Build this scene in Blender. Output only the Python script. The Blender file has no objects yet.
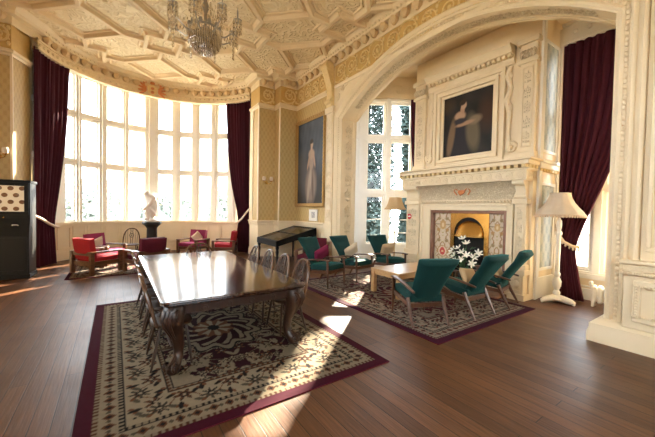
import bpy, math, random
import numpy as np
from mathutils import Vector, Matrix
PI = math.pi
R = math.radians
SC = bpy.context.scene
COL = SC.collection

# ------------------------------------------------------------------ camera
F_PX, W_PX = 310.0, 655.0
psi, pitch, roll = R(34.446), R(1.5), R(1.1)
Fv = Vector((math.sin(psi)*math.cos(pitch), math.cos(psi)*math.cos(pitch), -math.sin(pitch)))
R0 = Vector((math.cos(psi), -math.sin(psi), 0)); U0 = R0.cross(Fv)
Rv = math.cos(roll)*R0 + math.sin(roll)*U0
Uv = -math.sin(roll)*R0 + math.cos(roll)*U0
cd = bpy.data.cameras.new('camera'); cam = bpy.data.objects.new('camera', cd); COL.objects.link(cam)
cd.sensor_width = 36; cd.lens = F_PX/W_PX*36; cd.clip_start = 0.05; cd.clip_end = 500
m = Matrix((Rv, Uv, -Fv)).transposed().to_4x4(); m.translation = (0, 0, 1.7)
cam.matrix_world = m
SC.camera = cam

# ------------------------------------------------------------------ world, sun, exposure
wd = bpy.data.worlds.new('sky'); SC.world = wd; wd.use_nodes = True
bg = wd.node_tree.nodes['Background']
bg.inputs[0].default_value = (0.86, 0.93, 1.0, 1); bg.inputs[1].default_value = 6.0
sd = bpy.data.lights.new('sun', 'SUN'); sun = bpy.data.objects.new('sun', sd); COL.objects.link(sun)
sd.energy = 25.0; sd.angle = R(0.6); sd.color = (1.0, 0.87, 0.68)
sun.rotation_euler = Vector((0.680, 0.582, 0.446)).to_track_quat('Z', 'Y').to_euler()
sun.location = (20, 16, 13)
SC.view_settings.view_transform = 'Standard'; SC.view_settings.look = 'None'
SC.view_settings.gamma = 1.0; SC.view_settings.use_curve_mapping = False
SC.view_settings.exposure = 1.32
SC.cycles.max_bounces = 10; SC.cycles.diffuse_bounces = 6; SC.cycles.glossy_bounces = 4
SC.cycles.transparent_max_bounces = 12; SC.cycles.caustics_reflective = False; SC.cycles.caustics_refractive = False
SC.cycles.sample_clamp_indirect = 8.0
SC.cycles.use_denoising = True

# ------------------------------------------------------------------ materials
def nt(name):
    mt = bpy.data.materials.new(name); mt.use_nodes = True
    return mt, mt.node_tree.nodes, mt.node_tree.links, mt.node_tree.nodes['Principled BSDF']

def mat(name, col, rough=0.5, metal=0.0, var=0.0, scale=8.0, bump=0.0, bscale=40.0, spec=0.5, sheen=0.0, coat=0.0):
    mt, N, L, B = nt(name)
    B.inputs['Base Color'].default_value = (*col, 1); B.inputs['Roughness'].default_value = rough
    B.inputs['Metallic'].default_value = metal; B.inputs['Specular IOR Level'].default_value = spec
    if sheen: B.inputs['Sheen Weight'].default_value = sheen
    if coat: B.inputs['Coat Weight'].default_value = coat; B.inputs['Coat Roughness'].default_value = 0.12
    tc = N.new('ShaderNodeTexCoord')
    if var:
        n = N.new('ShaderNodeTexNoise'); n.inputs['Scale'].default_value = scale; n.inputs['Detail'].default_value = 4
        L.new(tc.outputs['Object'], n.inputs['Vector'])
        mx = N.new('ShaderNodeMix'); mx.data_type = 'RGBA'
        mx.inputs[6].default_value = (*[c*(1-var) for c in col], 1); mx.inputs[7].default_value = (*[min(1, c*(1+var)) for c in col], 1)
        L.new(n.outputs[0], mx.inputs[0]); L.new(mx.outputs[2], B.inputs['Base Color'])
    if bump:
        n2 = N.new('ShaderNodeTexNoise'); n2.inputs['Scale'].default_value = bscale; n2.inputs['Detail'].default_value = 5
        L.new(tc.outputs['Object'], n2.inputs['Vector'])
        bp = N.new('ShaderNodeBump'); bp.inputs['Strength'].default_value = bump; bp.inputs['Distance'].default_value = 0.02
        L.new(n2.outputs[0], bp.inputs['Height']); L.new(bp.outputs[0], B.inputs['Normal'])
    return mt

def mat_relief(name, col, col2, scale=6.0, strength=0.8, dist=0.03):
    """moulded plaster covered in low leaf-and-scroll relief"""
    mt, N, L, B = nt(name)
    B.inputs['Roughness'].default_value = 0.6
    tc = N.new('ShaderNodeTexCoord')
    nz = N.new('ShaderNodeTexNoise'); nz.inputs['Scale'].default_value = scale*0.5; nz.inputs['Detail'].default_value = 1
    L.new(tc.outputs['Object'], nz.inputs['Vector'])
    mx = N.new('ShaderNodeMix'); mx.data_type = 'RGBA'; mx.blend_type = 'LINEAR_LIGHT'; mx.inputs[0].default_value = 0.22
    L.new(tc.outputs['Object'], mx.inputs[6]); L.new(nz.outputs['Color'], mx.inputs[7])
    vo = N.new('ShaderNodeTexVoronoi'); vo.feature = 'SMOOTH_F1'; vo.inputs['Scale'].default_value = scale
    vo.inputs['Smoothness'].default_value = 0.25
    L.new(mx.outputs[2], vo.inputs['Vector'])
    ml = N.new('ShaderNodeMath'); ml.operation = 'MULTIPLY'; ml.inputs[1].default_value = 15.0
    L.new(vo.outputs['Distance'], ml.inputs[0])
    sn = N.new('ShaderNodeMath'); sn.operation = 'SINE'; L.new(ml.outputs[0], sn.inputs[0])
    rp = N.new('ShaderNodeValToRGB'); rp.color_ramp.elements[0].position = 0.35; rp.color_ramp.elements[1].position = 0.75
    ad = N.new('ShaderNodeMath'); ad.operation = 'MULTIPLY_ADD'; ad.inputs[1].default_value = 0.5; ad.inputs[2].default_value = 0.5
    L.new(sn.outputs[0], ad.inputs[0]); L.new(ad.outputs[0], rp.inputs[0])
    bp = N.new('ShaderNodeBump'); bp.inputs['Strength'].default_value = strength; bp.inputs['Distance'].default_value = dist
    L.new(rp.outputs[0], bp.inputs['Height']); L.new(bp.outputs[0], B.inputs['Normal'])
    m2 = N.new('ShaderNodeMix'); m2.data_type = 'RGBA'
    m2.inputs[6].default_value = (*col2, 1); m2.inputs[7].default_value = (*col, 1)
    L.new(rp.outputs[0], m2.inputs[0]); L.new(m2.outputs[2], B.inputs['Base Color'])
    return mt

def mat_wallpaper(name, a, b, scale=7.0):
    mt, N, L, B = nt(name)
    B.inputs['Roughness'].default_value = 0.55
    tc = N.new('ShaderNodeTexCoord')
    sp = N.new('ShaderNodeSeparateXYZ'); L.new(tc.outputs['Object'], sp.inputs[0])
    ax = N.new('ShaderNodeMath'); ax.operation = 'ADD'; L.new(sp.outputs[0], ax.inputs[0]); L.new(sp.outputs[1], ax.inputs[1])
    def wave(src, k, ph=0):
        q = N.new('ShaderNodeMath'); q.operation = 'MULTIPLY_ADD'; q.inputs[1].default_value = k; q.inputs[2].default_value = ph
        L.new(src, q.inputs[0]); s = N.new('ShaderNodeMath'); s.operation = 'SINE'; L.new(q.outputs[0], s.inputs[0]); return s.outputs[0]
    w1 = wave(ax.outputs[0], scale*PI); w2 = wave(sp.outputs[2], scale*PI*0.6)
    pr = N.new('ShaderNodeMath'); pr.operation = 'MULTIPLY'; L.new(w1, pr.inputs[0]); L.new(w2, pr.inputs[1])
    w3 = wave(ax.outputs[0], scale*PI*4); w4 = wave(sp.outputs[2], scale*PI*3)
    p2 = N.new('ShaderNodeMath'); p2.operation = 'MULTIPLY'; L.new(w3, p2.inputs[0]); L.new(w4, p2.inputs[1])
    sm = N.new('ShaderNodeMath'); sm.operation = 'MULTIPLY_ADD'; sm.inputs[1].default_value = 0.5
    L.new(p2.outputs[0], sm.inputs[0]); L.new(pr.outputs[0], sm.inputs[2])
    rp = N.new('ShaderNodeValToRGB'); rp.color_ramp.elements[0].position = 0.05; rp.color_ramp.elements[1].position = 0.22
    rp.color_ramp.elements[0].color = (*a, 1); rp.color_ramp.elements[1].color = (*b, 1)
    L.new(sm.outputs[0], rp.inputs[0]); L.new(rp.outputs[0], B.inputs['Base Color'])
    return mt

def mat_planks():
    mt, N, L, B = nt('oak_planks')
    tc = N.new('ShaderNodeTexCoord')
    mp = N.new('ShaderNodeMapping'); mp.inputs['Rotation'].default_value = (0, 0, PI/2); L.new(tc.outputs['Object'], mp.inputs[0])
    br = N.new('ShaderNodeTexBrick'); br.inputs['Scale'].default_value = 1.0; br.offset = 0.37; br.offset_frequency = 3
    br.inputs['Brick Width'].default_value = 2.9; br.inputs['Row Height'].default_value = 0.135
    br.inputs['Mortar Size'].default_value = 0.004; br.inputs['Mortar Smooth'].default_value = 0.2; br.inputs['Bias'].default_value = 0.0
    br.inputs['Color1'].default_value = (0.150, 0.066, 0.028, 1); br.inputs['Color2'].default_value = (0.088, 0.037, 0.016, 1)
    br.inputs['Mortar'].default_value = (0.012, 0.006, 0.004, 1)
    L.new(mp.outputs[0], br.inputs['Vector'])
    m2 = N.new('ShaderNodeMapping'); m2.inputs['Scale'].default_value = (26, 1.3, 1); L.new(tc.outputs['Object'], m2.inputs[0])
    gz = N.new('ShaderNodeTexNoise'); gz.inputs['Scale'].default_value = 2.2; gz.inputs['Detail'].default_value = 6; L.new(m2.outputs[0], gz.inputs['Vector'])
    mx = N.new('ShaderNodeMix'); mx.data_type = 'RGBA'; mx.blend_type = 'MULTIPLY'; mx.inputs[0].default_value = 0.75
    rp = N.new('ShaderNodeValToRGB'); rp.color_ramp.elements[0].position = 0.3; rp.color_ramp.elements[0].color = (0.5, 0.45, 0.42, 1)
    rp.color_ramp.elements[1].position = 0.7; rp.color_ramp.elements[1].color = (1.15, 1.1, 1.05, 1)
    L.new(gz.outputs[0], rp.inputs[0]); L.new(br.outputs['Color'], mx.inputs[6]); L.new(rp.outputs[0], mx.inputs[7])
    L.new(mx.outputs[2], B.inputs['Base Color'])
    # worn varnish
    wn = N.new('ShaderNodeTexNoise'); wn.inputs['Scale'].default_value = 1.8; wn.inputs['Detail'].default_value = 6; L.new(tc.outputs['Object'], wn.inputs['Vector'])
    r2 = N.new('ShaderNodeMapRange'); r2.inputs[3].default_value = 0.30; r2.inputs[4].default_value = 0.52; L.new(wn.outputs[0], r2.inputs[0])
    L.new(r2.outputs[0], B.inputs['Roughness'])
    B.inputs['Specular IOR Level'].default_value = 0.36
    ad = N.new('ShaderNodeMath'); ad.operation = 'MULTIPLY_ADD'; ad.inputs[1].default_value = -1.0
    L.new(br.outputs['Fac'], ad.inputs[0]); L.new(gz.outputs[0], ad.inputs[2])
    bp = N.new('ShaderNodeBump'); bp.inputs['Strength'].default_value = 0.25; bp.inputs['Distance'].default_value = 0.006
    L.new(ad.outputs[0], bp.inputs['Height']); L.new(bp.outputs[0], B.inputs['Normal'])
    return mt

def mat_wood(name, a, b, rough=0.35, axis=1, scale=14, coat=0.0):
    mt, N, L, B = nt(name)
    tc = N.new('ShaderNodeTexCoord'); mp = N.new('ShaderNodeMapping')
    s = [scale]*3; s[axis] = scale*0.08; mp.inputs['Scale'].default_value = s
    L.new(tc.outputs['Object'], mp.inputs[0])
    n = N.new('ShaderNodeTexNoise'); n.inputs['Scale'].default_value = 1.6; n.inputs['Detail'].default_value = 6; n.inputs['Distortion'].default_value = 0.6
    L.new(mp.outputs[0], n.inputs['Vector'])
    rp = N.new('ShaderNodeValToRGB'); rp.color_ramp.elements[0].position = 0.3; rp.color_ramp.elements[1].position = 0.72
    rp.color_ramp.elements[0].color = (*a, 1); rp.color_ramp.elements[1].color = (*b, 1)
    L.new(n.outputs[0], rp.inputs[0]); L.new(rp.outputs[0], B.inputs['Base Color'])
    B.inputs['Roughness'].default_value = rough
    if coat: B.inputs['Coat Weight'].default_value = coat; B.inputs['Coat Roughness'].default_value = 0.1
    return mt

def mat_fabric(name, col, sheen=0.4, var=0.25, scale=5.0, rough=0.85, stint=None):
    mt = mat(name, col, rough, 0, var, scale, 0.25, 220, 0.25, sheen)
    B = mt.node_tree.nodes['Principled BSDF']
    B.inputs['Sheen Tint'].default_value = (*(stint or [min(1, c*3+0.05) for c in col]), 1); B.inputs['Sheen Roughness'].default_value = 0.4
    return mt

def mat_glass():
    mt = bpy.data.materials.new('window_glass'); mt.use_nodes = True
    N, L = mt.node_tree.nodes, mt.node_tree.links
    N.remove(N['Principled BSDF']); out = N['Material Output']
    t = N.new('ShaderNodeBsdfTransparent'); t.inputs[0].default_value = (0.95, 0.97, 0.97, 1)
    g = N.new('ShaderNodeBsdfGlossy'); g.inputs['Roughness'].default_value = 0.02
    fr = N.new('ShaderNodeFresnel'); fr.inputs[0].default_value = 1.3
    mx = N.new('ShaderNodeMixShader'); L.new(fr.outputs[0], mx.inputs[0]); L.new(t.outputs[0], mx.inputs[1]); L.new(g.outputs[0], mx.inputs[2])
    L.new(mx.outputs[0], out.inputs[0]); return mt

def mat_crystal():
    mt = bpy.data.materials.new('cut_crystal'); mt.use_nodes = True
    N, L = mt.node_tree.nodes, mt.node_tree.links
    N.remove(N['Principled BSDF']); out = N['Material Output']
    t = N.new('ShaderNodeBsdfTransparent'); t.inputs[0].default_value = (0.90, 0.87, 0.82, 1)
    g = N.new('ShaderNodeBsdfGlossy'); g.inputs['Roughness'].default_value = 0.08; g.inputs[0].default_value = (0.95, 0.9, 0.82, 1)
    mx = N.new('ShaderNodeMixShader'); mx.inputs[0].default_value = 0.55
    L.new(t.outputs[0], mx.inputs[1]); L.new(g.outputs[0], mx.inputs[2]); L.new(mx.outputs[0], out.inputs[0]); return mt

def mat_attr(name, rough=0.9, sheen=0.0, spec=0.3, bump=0.0):
    mt, N, L, B = nt(name)
    a = N.new('ShaderNodeVertexColor'); a.layer_name = 'Col'
    L.new(a.outputs[0], B.inputs['Base Color']); B.inputs['Roughness'].default_value = rough
    B.inputs['Specular IOR Level'].default_value = spec
    if sheen: B.inputs['Sheen Weight'].default_value = sheen
    return mt

M = {}
M['cream'] = mat('cream_plaster', (0.76, 0.62, 0.41), 0.5, var=0.06, scale=3, bump=0.05, bscale=30)
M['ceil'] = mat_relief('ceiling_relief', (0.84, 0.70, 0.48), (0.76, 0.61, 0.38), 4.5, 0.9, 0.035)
M['rib'] = mat('ceiling_rib', (0.80, 0.64, 0.42), 0.55, var=0.05)
M['ochre'] = mat('ochre_frieze', (0.56, 0.36, 0.12), 0.6, var=0.12, scale=9)
M['drop'] = mat('cornice_drop', (0.66, 0.48, 0.27), 0.55, var=0.1)
M['ochre_relief'] = mat('ochre_relief', (0.72, 0.54, 0.26), 0.55, var=0.15, scale=14)
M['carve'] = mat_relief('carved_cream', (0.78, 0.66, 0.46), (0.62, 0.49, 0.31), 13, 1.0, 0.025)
M['white'] = mat('white_paint', (0.80, 0.76, 0.68), 0.4, var=0.05)
M['frame'] = mat('window_paint', (0.83, 0.79, 0.71), 0.4, var=0.04)
M['gold_paper'] = mat_wallpaper('gold_damask', (0.52, 0.36, 0.14), (0.455, 0.305, 0.112), 13)
M['grey_paper'] = mat_wallpaper('grey_damask', (0.46, 0.46, 0.40), (0.32, 0.35, 0.33), 9)
M['floor'] = mat_planks()
M['glass'] = mat_glass()
M['crystal'] = mat_crystal()
M['table'] = mat_wood('table_mahogany', (0.022, 0.008, 0.005), (0.055, 0.020, 0.010), 0.16, 1, 12, 0.5)
M['tableleg'] = mat_wood('carved_mahogany', (0.016, 0.007, 0.004), (0.045, 0.018, 0.009), 0.36, 2, 12)
M['hoopwood'] = mat_wood('lit_elm', (0.07, 0.032, 0.015), (0.14, 0.07, 0.034), 0.25, 2, 16)  # window light along the chair hoops put into a lighter elm
M['darkwood'] = mat_wood('dark_elm', (0.020, 0.010, 0.006), (0.055, 0.026, 0.013), 0.38, 2, 16)
M['teak'] = mat_wood('teak', (0.06, 0.022, 0.010), (0.12, 0.046, 0.020), 0.35, 1, 18)
M['oak'] = mat_wood('light_oak', (0.42, 0.24, 0.10), (0.56, 0.34, 0.16), 0.28, 0, 12)
M['redwood'] = mat_wood('armchair_oak', (0.07, 0.026, 0.010), (0.15, 0.06, 0.022), 0.35, 1, 14)
M['green'] = mat_fabric('green_velvet', (0.003, 0.030, 0.027), 0.35, 0.3, stint=(0.03, 0.30, 0.27))
M['red'] = mat_fabric('red_wool', (0.32, 0.016, 0.024), 0.15, 0.15)
M['pink'] = mat_fabric('magenta_wool', (0.24, 0.02, 0.07), 0.2, 0.15)
M['maroon'] = mat_fabric('maroon_wool', (0.085, 0.006, 0.016), 0.12, 0.15)
M['drape'] = mat_fabric('burgundy_velvet', (0.048, 0.005, 0.013), 0.25, 0.25, stint=(0.35, 0.06, 0.10))
M['cream_fab'] = mat_fabric('cream_cushion', (0.62, 0.50, 0.34), 0.2, 0.2)
M['beige_fab'] = mat_fabric('beige_cushion', (0.52, 0.36, 0.20), 0.2, 0.2)
M['plum_fab'] = mat_fabric('plum_cushion', (0.17, 0.012, 0.045), 0.4, 0.25)
M['rope'] = mat('tie_rope', (0.66, 0.52, 0.38), 0.7, var=0.2, scale=30)
M['black'] = mat('black_lacquer', (0.006, 0.0055, 0.005), 0.45, spec=0.18)
M['iron'] = mat('cast_iron', (0.010, 0.010, 0.010), 0.5)
M['brass'] = mat('polished_brass', (0.72, 0.47, 0.16), 0.22, 1.0, var=0.15, scale=6)
M['gilt'] = mat('gilt_frame', (0.42, 0.25, 0.08), 0.4, 0.55, var=0.3, scale=20, bump=0.4, bscale=60)
M['bronze'] = mat('chandelier_bronze', (0.36, 0.32, 0.27), 0.3, 0.8)
M['marble'] = mat('white_marble', (0.80, 0.76, 0.70), 0.35, var=0.06)
M['soot'] = mat('soot', (0.006, 0.005, 0.005), 0.9)
M['redmarble'] = mat('brown_marble', (0.24, 0.11, 0.07), 0.25, var=0.5, scale=9)
M['shade_tan'] = mat('tan_lampshade', (0.50, 0.33, 0.16), 0.8, var=0.08)
M['shade_cream'] = mat('cream_lampshade', (0.66, 0.55, 0.42), 0.8, var=0.1)
M['paper'] = mat('paper', (0.80, 0.76, 0.66), 0.8)
M['leaf'] = mat('leaf_green', (0.03, 0.10, 0.025), 0.5, var=0.4, scale=8)
M['petal'] = mat('lily_petal', (0.85, 0.82, 0.70), 0.5)
M['attr'] = mat_attr('woven_pile', 0.95, 0.0, 0.1)
M['canvas'] = mat_attr('oil_canvas', 0.5, 0, 0.2)
M['signred'] = mat('sign_red', (0.60, 0.03, 0.03), 0.4)
M['arms'] = mat('arms_terracotta', (0.60, 0.22, 0.08), 0.45, 0.2, var=0.3, scale=20)
M['gravel'] = mat('pale_gravel', (0.34, 0.31, 0.24), 0.9, var=0.2, scale=2)  # pale gravel, lightened to bounce warm light up to the ceiling
M['bark'] = mat('bark', (0.10, 0.07, 0.05), 0.9)
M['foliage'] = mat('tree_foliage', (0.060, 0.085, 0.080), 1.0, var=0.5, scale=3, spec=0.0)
M['hazed_foliage'] = mat('hazed_foliage', (0.42, 0.46, 0.42), 0.8, var=0.3, scale=0.4)  # distance haze and bright backlight put into the leaf colour
M['felt'] = mat('case_lining', (0.13, 0.11, 0.07), 0.8, var=0.5, scale=6)
M['medal'] = mat('medallion_bronze', (0.20, 0.11, 0.06), 0.5, 0.2, var=0.6, scale=30)

# ------------------------------------------------------------------ mesh builder
class MB:
    def __init__(s, Mx=None): s.v, s.f, s.M = [], [], Mx
    def add(s, vs, fs):
        o = len(s.v)
        if s.M is not None: vs = [tuple(s.M @ Vector(p)) for p in vs]
        s.v += [tuple(p) for p in vs]; s.f += [tuple(i+o for i in f) for f in fs]
    def box(s, x0, x1, y0, y1, z0, z1):
        s.add([(x0,y0,z0),(x1,y0,z0),(x1,y1,z0),(x0,y1,z0),(x0,y0,z1),(x1,y0,z1),(x1,y1,z1),(x0,y1,z1)],
              [(0,3,2,1),(4,5,6,7),(0,1,5,4),(1,2,6,5),(2,3,7,6),(3,0,4,7)])
    def obox(s, c, ax, ay, az, hx, hy, hz):
        c, ax, ay, az = Vector(c), Vector(ax).normalized()*hx, Vector(ay).normalized()*hy, Vector(az).normalized()*hz
        vs = [c-ax-ay-az, c+ax-ay-az, c+ax+ay-az, c-ax+ay-az, c-ax-ay+az, c+ax-ay+az, c+ax+ay+az, c-ax+ay+az]
        s.add(vs, [(0,3,2,1),(4,5,6,7),(0,1,5,4),(1,2,6,5),(2,3,7,6),(3,0,4,7)])
    def bar(s, a, b, w, h=None, up=(0,0,1)):
        a, b = Vector(a), Vector(b); d = b-a; u = Vector(up)
        if abs(d.normalized().dot(u)) > 0.98: u = Vector((1,0,0))
        x = d.cross(u).normalized(); y = x.cross(d).normalized()
        s.obox((a+b)/2, d, x, y, d.length/2, w/2, (h or w)/2)
    def tube(s, pts, rad, n=8, closed=False, cap=True, flat=None):
        pts = [Vector(p) for p in pts]; k = len(pts)
        rs = rad if isinstance(rad, (list, tuple)) else [rad]*k
        vs = []; prev = None
        for i, p in enumerate(pts):
            if closed: t = pts[(i+1) % k]-pts[i-1]
            else: t = pts[min(i+1, k-1)]-pts[max(i-1, 0)]
            t = t.normalized() if t.length > 1e-9 else Vector((0,0,1))
            if prev is None:
                a = Vector((0,0,1)) if abs(t.z) < 0.9 else Vector((1,0,0)); x = t.cross(a).normalized()
            else:
                x = prev - t*prev.dot(t); x = x.normalized() if x.length > 1e-6 else t.orthogonal().normalized()
            prev = x; y = t.cross(x)
            for j in range(n):
                an = 2*PI*(j+0.5)/n; vs.append(p + (x*math.cos(an)+y*math.sin(an))*rs[i])
        fs = []
        for i in range(k if closed else k-1):
            for j in range(n):
                a, b = i*n, ((i+1) % k)*n; fs.append((a+j, a+(j+1)%n, b+(j+1)%n, b+j))
        if cap and not closed: fs += [tuple(range(n))[::-1], tuple((k-1)*n+j for j in range(n))]
        s.add(vs, fs)
    def lathe(s, prof, c=(0,0,0), n=20, cap=True, sx=1, sy=1):
        vs = []
        for r_, z in prof:
            for j in range(n):
                a = 2*PI*j/n; vs.append((c[0]+r_*math.cos(a)*sx, c[1]+r_*math.sin(a)*sy, c[2]+z))
        fs = []
        for i in range(len(prof)-1):
            for j in range(n): fs.append((i*n+j, i*n+(j+1)%n, (i+1)*n+(j+1)%n, (i+1)*n+j))
        if cap: fs += [tuple(range(n))[::-1], tuple((len(prof)-1)*n+j for j in range(n))]
        s.add(vs, fs)
    def ball(s, c, rx, ry=None, rz=None, n=8, m=5, ax=None):
        ry = ry or rx; rz = rz or rx; vs = []; c = Vector(c)
        X, Y, Z = ax if ax else (Vector((1,0,0)), Vector((0,1,0)), Vector((0,0,1)))
        vs.append(c - Z*rz)
        for i in range(1, m):
            t = PI*i/m - PI/2
            for j in range(n):
                a = 2*PI*j/n; vs.append(c + X*(rx*math.cos(t)*math.cos(a)) + Y*(ry*math.cos(t)*math.sin(a)) + Z*(rz*math.sin(t)))
        vs.append(c + Z*rz); T = len(vs)-1; fs = []
        for j in range(n): fs.append((0, 1+(j+1)%n, 1+j)); fs.append((T, T-n+j, T-n+(j+1)%n))
        for i in range(m-2):
            for j in range(n): fs.append((1+i*n+j, 1+i*n+(j+1)%n, 1+(i+1)*n+(j+1)%n, 1+(i+1)*n+j))
        s.add(vs, fs)
    def grid(s, fn, nu, nv, closed=False):
        vs = [fn(i/(nu if closed else nu-1) if True else 0, j/(nv-1)) for j in range(nv) for i in range(nu)]
        fs = []
        for j in range(nv-1):
            for i in range(nu if closed else nu-1):
                i2 = (i+1) % nu; fs.append((j*nu+i, j*nu+i2, (j+1)*nu+i2, (j+1)*nu+i))
        s.add(vs, fs)
    def prism(s, poly, O, X, Y, Z, t):
        """2d polygon in X/Y at O, thick t along Z"""
        O, X, Y, Z = Vector(O), Vector(X), Vector(Y), Vector(Z); n = len(poly)
        a = [O+X*p+Y*q for p, q in poly]; b = [p+Z*t for p in a]
        s.add(a+b, [tuple(range(n))[::-1], tuple(range(n, 2*n))]+[(i, (i+1)%n, n+(i+1)%n, n+i) for i in range(n)])
    def sweep(s, path, prof, closed=False):
        """horizontal polyline path of (x,y); profile of (out, z); 'out' goes left of travel; mitred"""
        P = [Vector((p[0], p[1])) for p in path]; k = len(P); vs = []
        for i in range(k):
            def nrm(a, b): d = (b-a).normalized(); return Vector((-d.y, d.x))
            if closed: n1, n2 = nrm(P[i-1], P[i]), nrm(P[i], P[(i+1)%k])
            else:
                n1 = nrm(P[i-1], P[i]) if i > 0 else nrm(P[0], P[1]); n2 = nrm(P[i], P[i+1]) if i < k-1 else n1
            b = n1+n2; b = b/max(0.25, (b.length_squared/2)) if b.length > 1e-6 else n1
            for o, z in prof: vs.append((P[i].x+b.x*o, P[i].y+b.y*o, z))
        n = len(prof); fs = []
        for i in range(k if closed else k-1):
            for j in range(n-1):
                a, b2 = i*n, ((i+1)%k)*n; fs.append((a+j, b2+j, b2+j+1, a+j+1))
        if not closed: fs += [tuple(range(n)), tuple((k-1)*n+j for j in range(n))[::-1]]
        s.add(vs, fs)
    def build(s, name, material, parent=None, smooth=40, bevel=0, seg=2, loc=None):
        me = bpy.data.meshes.new(name); me.from_pydata(s.v, [], s.f); me.update()
        me.materials.append(M[material] if isinstance(material, str) else material)
        if smooth:
            me.shade_smooth(); me.set_sharp_from_angle(angle=R(smooth))
        o = bpy.data.objects.new(name, me); COL.objects.link(o)
        if parent is not None: o.parent = parent
        if loc: o.location = loc
        if bevel:
            b = o.modifiers.new('bevel', 'BEVEL'); b.width = bevel; b.segments = seg; b.limit_method = 'ANGLE'; b.angle_limit = R(50)
        return o

def fixnormals(o):
    import bmesh
    bm = bmesh.new(); bm.from_mesh(o.data); bmesh.ops.recalc_face_normals(bm, faces=bm.faces); bm.to_mesh(o.data); bm.free(); return o

def tag(o, label, cat, group=None, kind=None):
    o['label'] = label; o['category'] = cat
    if group: o['group'] = group
    if kind: o['kind'] = kind
    return o
def thing(name, label, cat, loc=(0,0,0), rz=0, group=None):
    o = bpy.data.objects.new(name, None); COL.objects.link(o); o.empty_display_size = 0.2
    o.location = loc; o.rotation_euler = (0, 0, rz); return tag(o, label, cat, group)
def struct(o): o['kind'] = 'structure'; return o
def dup(root, loc, rz, label, group=None, scale=None):
    r = root.copy(); COL.objects.link(r); r.location = loc; r.rotation_euler = (0, 0, rz); r['label'] = label
    if group: r['group'] = group
    if scale: r.scale = scale
    for ch in list(root.children):
        c = ch.copy(); COL.objects.link(c); c.parent = r
        for g in list(ch.children):
            d = g.copy(); COL.objects.link(d); d.parent = c
    return r
def face(fx, fy): return math.atan2(-fx, fy)      # turn local +Y towards (fx, fy)

def scrolls(mb, O, U, V, N, L, H, n, rt=0.05, leafs=True, seed=1):
    """running acanthus scroll in relief on a band: O corner, U along, V up, N out"""
    O, U, V, N = map(Vector, (O, U, V, N)); rnd = random.Random(seed)
    U.normalize(); V.normalize(); N.normalize(); w = L/n
    P = lambda a, b, c=0: O+U*a+V*b+N*c
    for k in range(n):
        cx, cy, sg = (k+0.5)*w, H/2, (1 if k % 2 == 0 else -1)
        R0_ = min(0.43*H, 0.48*w); pts, rs = [], []
        for i in range(23):
            t = i/22; a = -PI/2*sg + sg*t*PI*3.4; r_ = R0_*(1-0.85*t)
            pts.append(P(cx+r_*math.cos(a), cy+r_*math.sin(a), 0.3*rt*H)); rs.append(rt*H*(1-0.5*t))
        mb.tube(pts, rs, 5)
        mb.ball(P(cx, cy, 0.01*H), 0.085*H, 0.085*H, 0.05*H, 7, 4, (U, V, N))
        if leafs:
            for i in range(7):
                a = -PI/2*sg + sg*(i+0.5)*0.75; rr = R0_*(0.78 if i % 2 else 1.05)*(1-0.08*i)
                c = P(cx+rr*math.cos(a), cy+rr*math.sin(a), 0.01*H)
                t1 = (U*math.cos(a+0.7*sg)+V*math.sin(a+0.7*sg)); t2 = N.cross(t1)
                mb.ball(c, 0.10*H, 0.045*H, 0.04*H, 6, 4, (t1, t2, N))
        s2 = 0.5*w
        mb.tube([P(cx-s2, H*(0.5-0.36*sg), 0.02*H), P(cx-s2*0.4, H*(0.5-0.46*sg), 0.02*H), P(cx, cy-R0_*sg, 0.02*H)], rt*H*0.8, 5)
        for q in (-1, 1):
            c = P(cx+s2*0.86, cy+q*H*0.3, 0.01*H); mb.ball(c, 0.07*H, 0.10*H, 0.04*H, 6, 4, (U, V, N))

def carved_panel(mb, O, U, V, N, w, h, n):
    """upright candelabra ornament: paired scrolls, urns and drops up a pilaster"""
    O, U, V, N = map(Vector, (O, U, V, N)); P = lambda a, b, c=0: O+U*a+V*b+N*c; s = h/n
    for k in range(n):
        y0 = k*s
        mb.ball(P(w/2, y0+s*0.18, 0), w*0.10, s*0.13, w*0.07, 7, 4, (U, V, N))
        mb.ball(P(w/2, y0+s*0.42, 0), w*0.15, s*0.06, w*0.08, 7, 4, (U, V, N))
        mb.ball(P(w/2, y0+s*0.8, 0), w*0.07, s*0.12, w*0.06, 6, 4, (U, V, N))
        for q in (-1, 1):
            pts = []
            for i in range(13):
                t = i/12; a = (-PI/2 + t*PI*2.6)*1.0; r_ = w*0.25*(1-0.75*t)
                pts.append(P(w/2+q*(w*0.22+r_*math.cos(a)*0.85), y0+s*0.58+r_*math.sin(a)*(s/w)*0.9, 0.006))
            mb.tube(pts, [w*0.05*(1-0.5*i/12) for i in range(13)], 4)
            mb.ball(P(w/2+q*w*0.28, y0+s*0.18, 0), w*0.13, s*0.07, w*0.05, 6, 4, (U, V, N))

def panel_mould(mb, O, U, V, N, w, h, b=0.05, t=0.03):
    """raised picture-frame moulding"""
    O, U, V, N = map(Vector, (O, U, V, N))
    for (a0, a1, b0, b1) in ((0, w, 0, b), (0, w, h-b, h), (0, b, b, h-b), (w-b, w, b, h-b)):
        mb.obox(O+U*(a0+a1)/2+V*(b0+b1)/2+N*t/2, U, V, N, (a1-a0)/2, (b1-b0)/2, t/2)

# ------------------------------------------------------------------ plan
XW = 5.5                      # right wall plane
ZC = 6.46                     # ceiling
BC, BR = (1.3, 10.3), 3.55    # bay centre, glass radius
def bayp(r_, deg): return (BC[0]+r_*math.cos(R(deg)), BC[1]+r_*math.sin(R(deg)))
A_T0, A_T1 = 18.0, 164.0

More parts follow.
